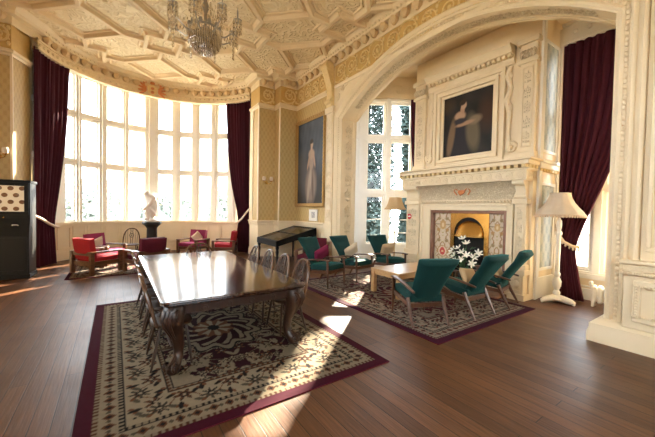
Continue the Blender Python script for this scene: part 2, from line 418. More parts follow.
b = MB(); b.box(-3.4, 8.3, -5, 14.2, -0.2, 0); struct(b.build('floor', 'floor'))
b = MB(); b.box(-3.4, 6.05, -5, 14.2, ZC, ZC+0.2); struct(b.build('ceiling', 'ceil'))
b = MB(); b.box(-80, 90, -60, 110, -1.2, -0.9); struct(b.build('ground', 'gravel'))

# left wall and the wall stubs either side of the bay
b = MB(); b.box(-3.4, -3.0, 7.4, 10.9, 0, ZC); b.box(-3.4, -3.0, 2.6, 3.4, 0, ZC); b.box(-3.4, -3.0, -5, -1.4, 0, ZC)
for y0, y1, zs_ in ((3.4, 7.4, 1.3), (-1.4, 2.6, 2.7)): b.box(-3.4, -3.0, y0, y1, 0, zs_); b.box(-3.4, -3.0, y0, y1, 5.2, ZC)
struct(b.build('wall_left', 'gold_paper'))
b = MB(); b.box(-3.0, -2.09, 10.7, 11.1, 0, ZC); struct(b.build('wall_left_of_bay', 'gold_paper'))
b = MB(); b.prism([(-2.09, 10.7), (-1.86, 11.3), (-1.9, 12.0), (-3.0, 12.0), (-3.0, 11.1), (-2.09, 11.1)], (0,0,0), (1,0,0), (0,1,0), (0,0,1), ZC)
struct(fixnormals(b.build('wall_left_splay', 'gold_paper', smooth=0)))
b = MB(); b.prism([(5.9, 10.1), (4.83, 10.1), (4.83, 10.55), (4.23, 10.55), (4.23, 11.4), (4.6, 12.2), (5.9, 12.2)], (0,0,0), (1,0,0), (0,1,0), (0,0,1), ZC)
struct(fixnormals(b.build('wall_right_of_bay', 'gold_paper', smooth=0)))
# back wall behind the camera, with one tall window opening
b = MB(); b.box(-3.4, -2.2, -5.3, -5, 0, ZC); b.box(3.2, 5.9, -5.3, -5, 0, ZC); b.box(-2.2, 3.2, -5.3, -5, 0, 2.4); b.box(-2.2, 3.2, -5.3, -5, 4.6, ZC); struct(b.build('wall_back', 'cream'))
# pale edge strips on the pier returns
b = MB()
b.box(4.80, 4.835, 10.09, 10.16, 1.3, 5.35); b.box(4.20, 4.235, 10.54, 10.62, 1.3, 5.35); b.box(4.2, 4.235, 11.1, 11.4, 1.3, 5.35)
b.box(-2.11, -2.06, 10.67, 10.73, 1.3, 5.35)
struct(b.build('trim_1', 'cream', smooth=0, bevel=0.006))

# ------------------------------------------------------------------ right wall with the great arch
AY, AH, ZS, ZCR = 4.33, 3.05, 4.40, 5.47
AR = (AH**2+(ZCR-ZS)**2)/(2*(ZCR-ZS)); AZC = ZCR-AR
def archpath(o, n=40, zbot=0.0):
    a, r_ = AH+o, AR+o
    zs = AZC+math.sqrt(max(1e-6, r_*r_-a*a)); th = math.asin(a/r_)
    pts = [(AY+a, zbot), (AY+a, zs)]
    pts += [(AY+r_*math.sin(th*(1-2*i/n)), AZC+r_*math.cos(th*(1-2*i/n))) for i in range(1, n)]
    return pts+[(AY-a, zs), (AY-a, zbot)]
XB = 6.05
b = MB(); b.box(XW, XB, AY+AH, 10.3, 0, ZC); b.box(XW, XB, -5.2, AY-AH, 0, ZC)
pp = archpath(0)[1:-1]
for i in range(len(pp)-1):
    (y0, z0), (y1, z1) = pp[i], pp[i+1]
    b.add([(XW, y0, z0), (XW, y1, z1), (XW, y1, ZC), (XW, y0, ZC), (XB, y0, z0), (XB, y1, z1), (XB, y1, ZC), (XB, y0, ZC)],
          [(0,1,2,3), (4,7,6,5), (0,4,5,1)])
struct(b.build('wall_right', 'cream', smooth=30))
b = MB(); b.box(XW-0.012, XW, 8.12, 10.1, 1.28, 5.32); struct(b.build('wall_right_panel', 'gold_paper'))

def arch_sweep(name, prof, material, zbot=0.0):
    b = MB(); n = len(prof); paths = [archpath(o, 40, zbot) for o, x in prof]; k = len(paths[0])
    vs = [(prof[j][1], paths[j][i][0], paths[j][i][1]) for i in range(k) for j in range(n)]
    b.add(vs, [(i*n+j, i*n+j+1, (i+1)*n+j+1, (i+1)*n+j) for i in range(k-1) for j in range(n-1)])
    return struct(fixnormals(b.build(name, material, smooth=35)))
arch_sweep('trim_2', [(0.0, XW), (0.0, XW-0.03), (0.03, XW-0.05), (0.05, XW-0.03), (0.06, XW-0.02), (0.11, XW-0.02),
                      (0.12, XW-0.05), (0.15, XW-0.065), (0.17, XW-0.04), (0.19, XW-0.03), (0.22, XW-0.07), (0.25, XW-0.085), (0.28, XW-0.06), (0.30, XW)], 'cream', 0.3)
# bead row round the arch
b = MB(); bp_ = archpath(0.085, 60, 0.32); acc = 0.0
for i in range(len(bp_)-1):
    a, c = Vector(bp_[i]), Vector(bp_[i+1]); Ld = (c-a).length; t = acc
    while t < Ld:
        q = a+(c-a)*(t/Ld); b.ball((XW-0.026, q.x, q.y), 0.02, 0.026, 0.026, 6, 4); t += 0.068
    acc = t-Ld
struct(b.build('trim_3', 'cream'))
# soffit and reveal panels: raised borders along the underside, carved field between
b = MB(); n = 40
def soffit_strip(mb, x0, x1, h):
    p0, p1 = archpath(0, 40, 0.3), archpath(-h, 40, 0.3)
    for i in range(len(p0)-1):
        (y0, z0), (y1, z1), (y2, z2), (y3, z3) = p0[i], p0[i+1], p1[i+1], p1[i]
        mb.add([(x0,y0,z0),(x0,y1,z1),(x0,y2,z2),(x0,y3,z3),(x1,y0,z0),(x1,y1,z1),(x1,y2,z2),(x1,y3,z3)],
               [(0,1,2,3),(4,7,6,5),(2,6,7,3),(0,4,5,1)])
for x0, x1, h in ((XW-0.02, XW+0.07, 0.03), (XW+0.07, XW+0.11, 0.018), (XB-0.11, XB-0.07, 0.018), (XB-0.07, XB+0.02, 0.03)): soffit_strip(b, x0, x1, h)
struct(b.build('trim_4', 'cream', smooth=30))
b = MB()
carved_panel(b, (XW+0.15, AY+AH-0.004, 0.5), (1,0,0), (0,0,1), (0,-1,0), 0.25, 3.8, 8)
pa = archpath(-0.004, 40)[2:-2]
for i in range(2, len(pa)-2, 1):
    y, z = pa[i]; ydir = Vector((0, pa[i+1][0]-y, pa[i+1][1]-z)).normalized(); nn = Vector((0, AY-y, AZC-z)).normalized()
    b.ball((XW+0.275, y, z), 0.10, 0.055, 0.02, 7, 4, (Vector((1,0,0)), ydir, nn))
    for q in (-1, 1): b.ball((XW+0.275+q*0.06, y+ydir.y*0.08, z+ydir.z*0.08), 0.05, 0.03, 0.018, 6, 4, (Vector((1,0.0,0)), ydir, nn))
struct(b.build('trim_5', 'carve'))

# carved pilaster between the portrait and the arch, with its scroll bracket
b = MB(); b.box(XW-0.06, XW, 7.74, 8.10, 0, 4.75); b.box(XW-0.1, XW, 7.70, 8.14, 4.68, 4.86); b.box(XW-0.1, XW, 7.70, 8.14, 0, 0.34)
b.box(XW-0.09, XW, 7.70, 8.14, 1.12, 1.28); panel_mould(b, (XW-0.06, 7.78, 1.36), (0,1,0), (0,0,1), (-1,0,0), 0.28, 3.25, 0.03, 0.02)
struct(b.build('trim_6', 'cream', bevel=0.008))
b = MB(); carved_panel(b, (XW-0.062, 7.81, 1.42), (0,1,0), (0,0,1), (-1,0,0), 0.22, 3.1, 8); struct(b.build('trim_7', 'cream'))
b = MB()
prof = [(0, 4.86), (0.10, 4.86), (0.13, 5.0), (0.10, 5.2), (0.12, 5.5), (0.22, 5.75), (0.30, 5.95), (0.32, 6.1), (0.26, 6.2), (0, 6.2)]
b.prism([(-p, z) for p, z in prof], (XW, 7.78, 0), (1,0,0), (0,0,1), (0,1,0), 0.26)
for z_, r_ in ((5.02, 0.08), (6.05, 0.12)):
    b.tube([(XW-0.1-(0.12 if r_ > 0.1 else 0), 7.76, z_), (XW-0.1-(0.12 if r_ > 0.1 else 0), 8.06, z_)], r_, 12)
struct(fixnormals(b.build('trim_8', 'ochre_relief', smooth=40)))

# dado, rails, skirting along right wall / pier corner / bay
rail = [(0, 1.10), (0.025, 1.10), (0.03, 1.14), (0.05, 1.16), (0.055, 1.22), (0.085, 1.26), (0.085, 1.30), (0, 1.30)]
skirt = [(0, 0), (0.05, 0), (0.05, 0.2), (0.035, 0.24), (0.02, 0.28), (0, 0.28)]
corner = [(XW, 8.14), (XW, 10.1), (4.83, 10.1), (4.83, 10.55), (4.23, 10.55), (4.23, 11.38)]
lcorner = [(-1.86, 11.3), (-2.09, 10.7), (-3.0, 10.7), (-3.0, -5)]
b = MB(); b.sweep(corner, rail); b.sweep(lcorner, rail); struct(b.build('trim_9', 'cream', smooth=30))
b = MB(); b.sweep(corner, skirt); b.sweep(lcorner, skirt); struct(b.build('baseboard_right', 'cream', smooth=30))
b = MB(); b.sweep(corner, [(0, 0.28), (0.012, 0.28), (0.012, 1.1), (0, 1.1)]); b.sweep(lcorner, [(0, 0.28), (0.012, 0.28), (0.012, 1.1), (0, 1.1)])
for y0, y1 in ((8.3, 9.1), (9.2, 9.98)): panel_mould(b, (XW-0.012, y0, 0.38), (0,1,0), (0,0,1), (-1,0,0), y1-y0, 0.62, 0.04, 0.02)
panel_mould(b, (4.92, 10.088, 0.38), (1,0,0), (0,0,1), (0,-1,0), 0.5, 0.62, 0.04, 0.02)
panel_mould(b, (4.3, 10.538, 0.38), (1,0,0), (0,0,1), (0,-1,0), 0.46, 0.62, 0.04, 0.02)
struct(b.build('trim_10', 'cream', smooth=30))
# frieze cap band, ochre frieze field, its scrolls
cap = [(0, 5.30), (0.03, 5.30), (0.04, 5.35), (0.08, 5.38), (0.08, 5.44), (0.03, 5.47), (0, 5.47)]
cap2 = [(0, 5.38), (0.03, 5.38), (0.05, 5.42), (0.05, 5.46), (0, 5.48)]
b = MB(); b.sweep(corner, cap); b.sweep(lcorner, cap); b.sweep([(XW, -2.5), (XW, 7.74)], cap2); struct(b.build('trim_11', 'cream', smooth=30))
fz = [(0, 5.47), (0.008, 5.47), (0.008, 6.1), (0, 6.1)]
b = MB(); b.sweep(corner, fz); b.sweep(lcorner, fz); b.sweep([(XW, -2.5), (XW, 7.74)], [(0, 5.48), (0.008, 5.48), (0.008, 6.1), (0, 6.1)]); struct(b.build('trim_12', 'ochre', smooth=30))
b = MB()
scrolls(b, (XW-0.01, 7.7, 5.49), (0,-1,0), (0,0,1), (-1,0,0), 7.7, 0.60, 15, 0.042, seed=3)
scrolls(b, (XW-0.01, 10.05, 5.47), (0,-1,0), (0,0,1), (-1,0,0), 1.9, 0.62, 4)
scrolls(b, (4.86, 10.09, 5.47), (1,0,0), (0,0,1), (0,-1,0), 0.62, 0.62, 1)
scrolls(b, (4.27, 10.54, 5.47), (1,0,0), (0,0,1), (0,-1,0), 0.52, 0.62, 1)
scrolls(b, (-3.0, 10.69, 5.47), (1,0,0), (0,0,1), (0,-1,0), 0.9, 0.62, 2)
struct(b.build('trim_13', 'ochre_relief'))
# spandrel scroll at the left haunch
b = MB(); scrolls(b, (XW-0.005, 7.62, 4.95), (0,-0.79,0.61), (0,0.61,0.79), (-1,0,0), 0.8, 0.22, 3, 0.07)
struct(b.build('trim_14', 'cream'))
# main cornice round the hall and the bay
arc = [bayp(3.2, a) for a in np.linspace(A_T0+2, A_T1-2, 40)]
cpath = [(XW, -5), (XW, 10.1), (4.83, 10.1), (4.83, 10.55), (4.23, 10.55), (4.23, 11.3)] + arc + [(-2.09, 10.7), (-3.0, 10.7), (-3.0, -5)]
cor = [(0, 6.06), (0.03, 6.06), (0.05, 6.11), (0.05, 6.25), (0.17, 6.27), (0.19, 6.31), (0.19, 6.34), (0.23, 6.37), (0.27, 6.42), (0.29, 6.46)]
b = MB(); b.sweep(cpath, cor); struct(b.build('trim_15', 'cream', smooth=30))
# pendant drops under the cornice
b = MB()
def drops(mb, path, step, off, zb, r_, h):
    P = [Vector(p) for p in path]; acc = step/2
    for i in range(len(P)-1):
        d = P[i+1]-P[i]; Ld = d.length; d.normalize(); nn = Vector((-d.y, d.x)); t = acc
        while t < Ld:
            q = P[i]+d*t+nn*off
            mb.lathe([(r_*0.35, zb), (r_, zb+h*0.35), (r_*1.05, zb+h*0.7), (r_*0.7, zb+h)], (q.x, q.y, 0), 6); t += step
        acc = t-Ld
drops(b, [(XW, 0), (XW, 10.0)], 0.34, 0.11, 6.09, 0.115, 0.19)
drops(b, [(5.4, 10.1), (4.83, 10.1)], 0.28, 0.11, 6.09, 0.105, 0.19); drops(b, [(4.75, 10.55), (4.23, 10.55)], 0.28, 0.11, 6.09, 0.105, 0.19)
drops(b, arc, 0.34, 0.11, 6.09, 0.115, 0.19); drops(b, [(-2.1, 10.7), (-3, 10.7)], 0.3, 0.11, 6.09, 0.105, 0.19)
struct(b.build('trim_16', 'drop'))
# little egg row on the cornice's upper step
b = MB()
def beads(mb, path, step, off, z, r_):
    P = [Vector(p) for p in path]; acc = 0
    for i in range(len(P)-1):
        d = P[i+1]-P[i]; Ld = d.length; d.normalize(); nn = Vector((-d.y, d.x)); t = acc
        while t < Ld:
            q = P[i]+d*t+nn*off; mb.ball((q.x, q.y, z), r_, r_, r_*1.2, 6, 4); t += step
        acc = t-Ld
beads(b, [(XW, 1), (XW, 10.1)], 0.12, 0.2, 6.35, 0.032); beads(b, arc, 0.14, 0.2, 6.35, 0.03)
struct(b.build('trim_17', 'cream'))

# ------------------------------------------------------------------ ceiling strapwork
def inside(x, y):
    if y < 10.55: return -2.75 < x < XW-0.22
    return (x-BC[0])**2+(y-BC[1])**2 < 2.93**2
RIBS = set()
def rib(mb, a, c, w=0.19, h=0.10):
    key = tuple(sorted((tuple(round(q, 2) for q in a), tuple(round(q, 2) for q in c))))
    if key in RIBS: return
    RIBS.add(key)
    a, c = Vector(a), Vector(c); d = c-a; Ld = d.length; n = max(2, int(Ld/0.06)); flags = [inside(*(a+d*(i/n))) for i in range(n+1)]
    i = 0
    while i <= n:
        if flags[i]:
            j = i
            while j < n and flags[j+1]: j += 1
            if j > i:
                p, q = a+d*(i/n), a+d*(j/n); dd = (q-p).normalized(); nn = Vector((-dd.y, dd.x))
                prof = [(-w/2, 0), (-w*0.36, -h*0.35), (-w*0.26, -h*0.9), (-w*0.2, -h), (w*0.2, -h), (w*0.26, -h*0.9), (w*0.36, -h*0.35), (w/2, 0)]
                vs = [(e.x+nn.x*o, e.y+nn.y*o, ZC+z) for e in (p, q) for o, z in prof]; m_ = len(prof)
                mb.add(vs, [(k, m_+k, m_+k+1, k+1) for k in range(m_-1)]+[tuple(range(m_)), tuple(range(2*m_-1, m_-1, -1))])
            i = j+1
        else: i += 1
b = MB(); b2 = MB(); LX, LY, LP = 1.15, 8.43, 1.87; S_, F_ = 0.43, 0.97
def inset(mb, pts, off, w=0.06, h=0.035):
    k = len(pts); P = [Vector(p) for p in pts]; Q = []
    for i in range(k):
        d1, d2 = (P[i]-P[i-1]).normalized(), (P[(i+1)%k]-P[i]).normalized(); n1, n2 = Vector((-d1.y, d1.x)), Vector((-d2.y, d2.x))
        bb = n1+n2; Q.append(P[i]+bb/max(0.3, bb.length_squared/2)*off)
    for i in range(k): rib(mb, Q[i], Q[(i+1)%k], w, h)
for i in range(-4, 5):
    for j in range(-7, 5):
        cx, cy = LX+LP*i, LY+LP*j
        if (i+j) % 2:
            sq = [(cx-S_, cy-S_), (cx+S_, cy-S_), (cx+S_, cy+S_), (cx-S_, cy+S_)]
            for k in range(4): rib(b, sq[k], sq[(k+1)%4])
            inset(b2, sq, 0.15)
            for dx, dy in ((1,0), (-1,0), (0,1), (0,-1)):
                rib(b, (cx+dx*S_, cy+dy*S_), (cx+dx*F_, cy+dy*F_))
                e = LP-F_
                f = (cx+dx*F_, cy+dy*F_)
                for s_ in (-1, 1):
                    rib(b, f, (cx+dx*LP-(0 if dx else s_*LP)+(0 if not dx else 0), cy+dy*LP-(0 if dy else s_*LP)) if False else
                        ((cx+dx*LP, cy+s_*(LP-F_)) if dx else (cx+s_*(LP-F_), cy+dy*LP)))
            # the long interlocked panel between this square and the one up and to the right / left
            for sx in (1, -1):
                pl = [(cx+sx*S_, cy+S_), (cx+sx*S_, cy+0.0), (cx+sx*F_, cy), (cx+sx*LP, cy+LP-F_), (cx+sx*LP, cy+LP-S_), (cx+sx*(LP-S_), cy+LP-S_),
                      (cx+sx*(LP-S_), cy+LP), (cx+sx*(LP-F_), cy+LP), (cx, cy+F_), (cx, cy+S_)]
                if sx < 0: pl = pl[::-1]
                inset(b2, pl, 0.15)
        else:
            e = LP-F_; inset(b2, [(cx+e, cy), (cx, cy+e), (cx-e, cy), (cx, cy-e)], 0.15)
struct(b.build('trim_18', 'rib', smooth=0)); struct(b2.build('trim_19', 'rib', smooth=0))

# ------------------------------------------------------------------ bay: wall below, windows, pelmet
b = MB()
outer = lambda r0, r1, z0, z1, a0=A_T0, a1=A_T1, n=48: b.grid(lambda u, v: (lambda q: (*bayp(*q[:2]), q[2]))(
    ((r0, a0+(a1-a0)*u, z0), (r0, a0+(a1-a0)*u, z1), (r1, a0+(a1-a0)*u, z1), (r1, a0+(a1-a0)*u, z0), (r0, a0+(a1-a0)*u, z0))[int(round(v*4))]), n, 5)
outer(BR-0.12, BR+0.15, 0, 1.12); outer(BR-0.22, BR+0.2, 1.10, 1.17); outer(BR-0.16, BR, 0, 0.26)
outer(BR-0.05, BR+0.15, 5.93, ZC+0.1)
struct(fixnormals(b.build('wall_bay', 'cream', smooth=30)))
b = MB()
for a0 in np.arange(24, 160, 8.6):
    for z0, z1 in ((0.34, 1.04),):
        p, q = Vector((*bayp(BR-0.12, a0+7.6), z0)), Vector((*bayp(BR-0.12, a0), z0)); U = (q-p).normalized(); Nn = Vector((BC[0]-p.x, BC[1]-p.y, 0)).normalized()
        panel_mould(b, p, U, (0,0,1), Nn, (q-p).length, z1-z0, 0.04, 0.025)
struct(b.build('trim_20', 'cream', smooth=0))

def ang_of_px(px, py=180):
    d = Fv + Rv*((px-327.5)/F_PX) - Uv*((py-218.5)/F_PX); o = (-BC[0], -BC[1])
    a_, b_, c_ = d.x**2+d.y**2, 2*(o[0]*d.x+o[1]*d.y), o[0]**2+o[1]**2-BR**2
    t = (-b_+math.sqrt(b_*b_-4*a_*c_))/(2*a_); return math.degrees(math.atan2(d.y*t-BC[1], d.x*t-BC[0]))
LIGHTS = [(160.5, 153.5)] + [(ang_of_px(a), ang_of_px(c)) for a, c in ((62, 74), (79.8, 97.7), (105.5, 122.3), (128, 144.8), (157.5, 172.7), (179.8, 192.3), (199.3, 211.6), (217.8, 228.5))] + [(38.0, 31.5), (28.5, 22.0)]
LEV = [(1.2, 3.02), (3.18, 4.55), (4.72, 5.92)]
edges = [A_T1] + [x for l in LIGHTS for x in l] + [A_T0]
wroot = MB()
for i in range(0, len(edges), 2):
    a0, a1 = edges[i], edges[i+1]
    p, q = Vector((*bayp(BR, a0), 0)), Vector((*bayp(BR, a1), 0)); U = (q-p); L_ = U.length; U.normalize(); Nn = Vector((BC[0]-p.x, BC[1]-p.y, 0)).normalized()
    c = (p+q)/2; wroot.obox(c+Vector((0,0,3.55)), U, Nn, (0,0,1), L_/2, 0.10, 2.4)
    c2 = c+Nn*0.11; wroot.obox(c2+Vector((0,0,3.55)), U, Nn, (0,0,1), L_/5, 0.05, 2.4)
for (a0, a1) in LIGHTS:
    p, q = Vector((*bayp(BR, a0), 0)), Vector((*bayp(BR, a1), 0)); U = (q-p); L_ = U.length; U.normalize(); Nn = Vector((BC[0]-p.x, BC[1]-p.y, 0)).normalized()
    c = (p+q)/2
    for z0, z1 in ((1.15, 1.2), (3.02, 3.18), (4.55, 4.72), (5.92, 6.0)):
        wroot.obox(c+Vector((0,0,(z0+z1)/2)), U, Nn, (0,0,1), L_/2+0.03, 0.09, (z1-z0)/2)
        wroot.obox(c+Nn*0.08+Vector((0,0,(z0+z1)/2)), U, Nn, (0,0,1), L_/2+0.06, 0.04, (z1-z0)/5)
    for z0, z1 in LEV: panel_mould(wroot, p+U*0.0+Vector((0,0,z0))-Nn*0.03, U, (0,0,1), Nn, L_, z1-z0, 0.035, 0.05)
    for zb in (1.2+0.6, 1.2+1.2): wroot.obox(c+Vector((0,0,zb)), U, Nn, (0,0,1), L_/2, 0.012, 0.010)
wb = struct(wroot.build('window_1', 'frame', bevel=0))
g = MB()
for (a0, a1) in LIGHTS:
    p, q = bayp(BR+0.0, a0), bayp(BR+0.0, a1)
    for z0, z1 in LEV: g.add([(*p, z0), (*q, z0), (*q, z1), (*p, z1)], [(0,1,2,3)])
struct(g.build('window_glass', 'glass', wb, smooth=0))
# pelmet ring below the cornice
b = MB(); outer = lambda r0, r1, z0, z1, a0=A_T0+4, a1=A_T1-1, n=48: b.grid(lambda u, v: (lambda q: (*bayp(*q[:2]), q[2]))(
    ((r0, a0+(a1-a0)*u, z0), (r0, a0+(a1-a0)*u, z1), (r1, a0+(a1-a0)*u, z1), (r1, a0+(a1-a0)*u, z0), (r0, a0+(a1-a0)*u, z0))[int(round(v*4))]), n, 5)
outer(3.12, 3.24, 5.84, 6.12); outer(3.09, 3.26, 5.82, 5.87); outer(3.08, 3.26, 6.04, 6.09)
outer(3.2, 3.55, 6.1, 6.16)
struct(fixnormals(b.build('trim_21', 'cream', smooth=30)))
b = MB()
for a in np.arange(24, 162, 3.2):
    x, y = bayp(3.12, a); b.ball((x, y, 5.955), 0.05, 0.05, 0.045, 7, 4)
struct(b.build('trim_22', 'cream'))

# ------------------------------------------------------------------ pier at the near side of the arch
b = MB(); y1 = AY-AH-0.30
b.box(XW-0.05, XW, -2.5, y1, 0.3, 5.5)
yd = AY-AH-0.17
b.box(XW-0.13, XW, -2.5, yd, 0.28, 0.96); b.box(XW-0.18, XW, -2.5, yd+0.03, 0.96, 1.01); b.box(XW-0.15, XW, -2.5, yd, 1.01, 1.10); b.box(XW-0.20, XW, -2.5, yd+0.03, 1.10, 1.15)
panel_mould(b, (XW-0.13, -0.45, 0.38), (0,1,0), (0,0,1), (-1,0,0), yd-0.10+0.45, 0.52, 0.07, 0.035)
panel_mould(b, (XW-0.05, -0.45, 1.26), (0,1,0), (0,0,1), (-1,0,0), y1-0.05+0.45, 3.3, 0.05, 0.045)
struct(b.build('trim_23', 'cream', bevel=0.012))
b = MB(); carved_panel(b, (XW-0.052, -0.38, 1.36), (0,1,0), (0,0,1), (-1,0,0), y1-0.12+0.38, 3.1, 5)
scrolls(b, (XW-0.152, -0.5, 1.015), (0,1,0), (0,0,1), (-1,0,0), yd+0.5, 0.08, 12, 0.09)
for y in np.arange(-0.4, yd-0.11, 0.035): b.ball((XW-0.17, y, 0.45), 0.016, n=6, m=4); b.ball((XW-0.17, y, 0.83), 0.016, n=6, m=4)
for y in np.arange(-0.5, yd, 0.05): b.ball((XW-0.19, y, 0.985), 0.02, n=6, m=4)
for z in np.arange(0.45, 0.85, 0.035): b.ball((XW-0.17, yd-0.135, z), 0.016, n=6, m=4)
struct(b.build('trim_24', 'cream'))
# plinths of both piers
b = MB()
pl = [(0, 0), (0.17, 0), (0.17, 0.12), (0.15, 0.19), (0.15, 0.24), (0.11, 0.28), (0.07, 0.31), (0, 0.32)]
b.sweep([(XB, AY-AH), (XW, AY-AH), (XW, -2.5)][::-1], pl)
b.sweep([(XW, 8.1), (XW, AY+AH), (XB, AY+AH)][::-1], [(-o, z) for o, z in pl])
struct(fixnormals(b.build('baseboard_pier', 'cream', smooth=30)))

# ------------------------------------------------------------------ inglenook shell
XI = 7.9
b = MB(); b.box(XB, XI+0.3, 0.9, 8.0, 5.75, 5.95); struct(b.build('ceiling_inglenook', 'cream'))
b = MB(); b.box(XB, XI+0.3, 0.9, 1.2, 0, 5.9); struct(b.build('wall_inglenook_near', 'cream'))
b = MB(); b.box(XI, XI+0.3, 2.55, 6.25, 0, 5.9); b.box(XI, XI+0.3, 0.9, 2.55, 0, 0.52); b.box(XI, XI+0.3, 0.9, 2.55, 5.2, 5.9)
struct(b.build('wall_inglenook_back', 'cream'))
def straight_window(name, P0, U, Nn, L_, lights, levels, z_lo, z_hi, bars=()):
    P0, U, Nn = Vector(P0), Vector(U).normalized(), Vector(Nn).normalized(); Z = Vector((0,0,1)); w = MB()
    e = [0]+[x for l in lights for x in l]+[L_]
    for i in range(0, len(e), 2):
        a, c = e[i], e[i+1]; w.obox(P0+U*(a+c)/2+Z*(z_lo+z_hi)/2, U, Nn, Z, (c-a)/2, 0.11, (z_hi-z_lo)/2)
        w.obox(P0+U*(a+c)/2+Nn*0.12+Z*(z_lo+z_hi)/2, U, Nn, Z, (c-a)/4, 0.05, (z_hi-z_lo)/2)
    h = [z_lo]+[x for l in levels for x in l]+[z_hi]
    for i in range(0, len(h), 2):
        w.obox(P0+U*L_/2+Z*(h[i]+h[i+1])/2, U, Nn, Z, L_/2, 0.10, (h[i+1]-h[i])/2)
        w.obox(P0+U*L_/2+Nn*0.11+Z*(h[i]+h[i+1])/2, U, Nn, Z, L_/2, 0.05, min(0.05, (h[i+1]-h[i])/4))
    for a, c in lights:
        for z0, z1 in levels: panel_mould(w, P0+U*a+Z*z0-Nn*0.03, U, Z, Nn, c-a, z1-z0, 0.045, 0.06)
    for (a, c, z) in bars: w.obox(P0+U*(a+c)/2+Z*z, U, Nn, Z, (c-a)/2, 0.015, 0.014)
    o = struct(w.build(name, 'frame')); g = MB()
    for a, c in lights:
        for z0, z1 in levels: g.add([P0+U*a+Z*z0, P0+U*c+Z*z0, P0+U*c+Z*z1, P0+U*a+Z*z1], [(0,1,2,3)])
    struct(g.build('window_glass', 'glass', o, smooth=0)); return o
WU = Vector((1.8, -1.23, 0)).normalized(); WN = Vector((-WU.y*-1, -WU.x, 0)); WN = Vector((WU.y, -WU.x, 0)); WL = 2.18; WP = Vector((6.1, 7.43, 0))
straight_window('window_2', WP, WU, WN, WL, [(0.33, 0.87), (1.04, 1.68)], [(0.70, 2.18), (2.34, 3.84), (4.0, 5.0)], 0.0, 5.1,
                bars=[(0.33, 0.87, 1.45), (1.04, 1.68, 1.45), (1.04, 1.68, 1.05)])
b = MB(); b.obox(WP+WU*WL/2+Vector((0,0,5.5)), WU, WN, (0,0,1), WL/2, 0.12, 0.42); b.box(XB-0.05, 6.2, 7.36, 7.9, 0, 5.9)
struct(b.build('wall_inglenook_far', 'cream'))
b = MB(); b.obox(WP+WU*WL/2+WN*0.16+Vector((0,0,5.15)), WU, WN, (0,0,1), WL/2, 0.05, 0.06)
scrolls(b, WP+WU*0.05+WN*0.125+Vector((0,0,5.22)), WU, (0,0,1), WN, WL-0.1, 0.3, 6, 0.05); struct(b.build('trim_25', 'cream'))
straight_window('window_3', (XI+0.12, 1.2, 0), (0,1,0), (-1,0,0), 1.4, [(0.05, 0.72), (0.95, 1.35)], [(0.60, 2.15), (2.32, 3.7), (3.86, 5.1)], 0.45, 5.2,
                bars=[(0.95, 1.35, 1.3)])
b = MB(); b.box(XI-0.06, XI, 1.2, 2.6, 0, 0.22); b.box(XI-0.08, XI, 1.2, 2.6, 0.46, 0.53); panel_mould(b, (XI, 1.3, 0.25), (0,1,0), (0,0,1), (-1,0,0), 1.2, 0.2, 0.03, 0.02)
struct(b.build('baseboard_inglenook', 'white'))
for k_, (y0, zs_, lv) in enumerate(((3.4, 1.3, [(1.45, 2.7), (2.85, 3.9), (4.05, 5.1)]), (-1.4, 2.7, [(2.85, 3.9), (4.05, 5.1)]))):
    straight_window('window_%d' % (4+k_), (-3.15, y0+4.0, 0), (0,-1,0), (1,0,0), 4.0, [(0.15, 0.95), (1.1, 1.9), (2.1, 2.9), (3.05, 3.85)], lv, zs_, 5.2)
# pelmet over that window
b = MB(); b.box(XI-0.38, XI-0.30, 1.2, 2.62, 5.16, 5.56); b.box(XI-0.42, XI-0.28, 1.2, 2.62, 5.13, 5.19); b.box(XI-0.42, XI-0.28, 1.2, 2.62, 5.50, 5.56)
for y in np.arange(1.3, 2.6, 0.22): b.ball((XI-0.38, y, 5.34), 0.05, 0.05, 0.05, 7, 4)
struct(b.build('trim_26', 'white', bevel=0.008))

# ------------------------------------------------------------------ fireplace
FX, FY0, FY1, FC = 6.62, 2.77, 5.84, 4.08
fp = thing('fireplace', 'cream carved chimneypiece with deep mantel shelf, tiled cheeks and overmantel', 'fireplace', (0, 0, 0))
SY = 2.75
b = MB(); b.box(6.90, XI, SY, 5.80, 0, 5.74); b.box(6.74, 6.9, SY, 3.20, 0, 1.72); b.box(6.74, 6.9, 5.06, 5.9, 0, 1.72); b.box(6.74, 6.9, SY, 5.9, 1.72, 2.6)
b.build('breast', 'cream', fp, smooth=0)
# side panels with grey damask
b = MB()
for z0, z1 in ((0.55, 2.35), (2.95, 5.2)):
    panel_mould(b, (7.04, SY, z0), (1,0,0), (0,0,1), (0,-1,0), 0.70, z1-z0, 0.06, 0.03)
b.box(6.88, XI, SY-0.08, SY, 2.62, 2.80); b.box(6.86, XI, SY-0.12, SY-0.08, 2.72, 2.78); b.box(7.04, XI, SY-0.035, SY, 0, 0.42); b.box(6.9, 7.02, SY-0.05, SY, 0, 2.62); b.box(6.9, 7.02, SY-0.05, SY, 2.8, 5.6); b.box(7.76, 7.86, SY-0.05, SY, 0.42, 2.62); b.box(7.76, 7.86, SY-0.05, SY, 2.8, 5.6)
b.build('side_moulding', 'white', fp, bevel=0.006)
b = MB(); b.box(7.09, 7.69, SY-0.01, SY, 0.6, 2.3); b.box(7.09, 7.69, SY-0.01, SY, 3.0, 5.15); b.build('side_panel', 'grey_paper', fp)
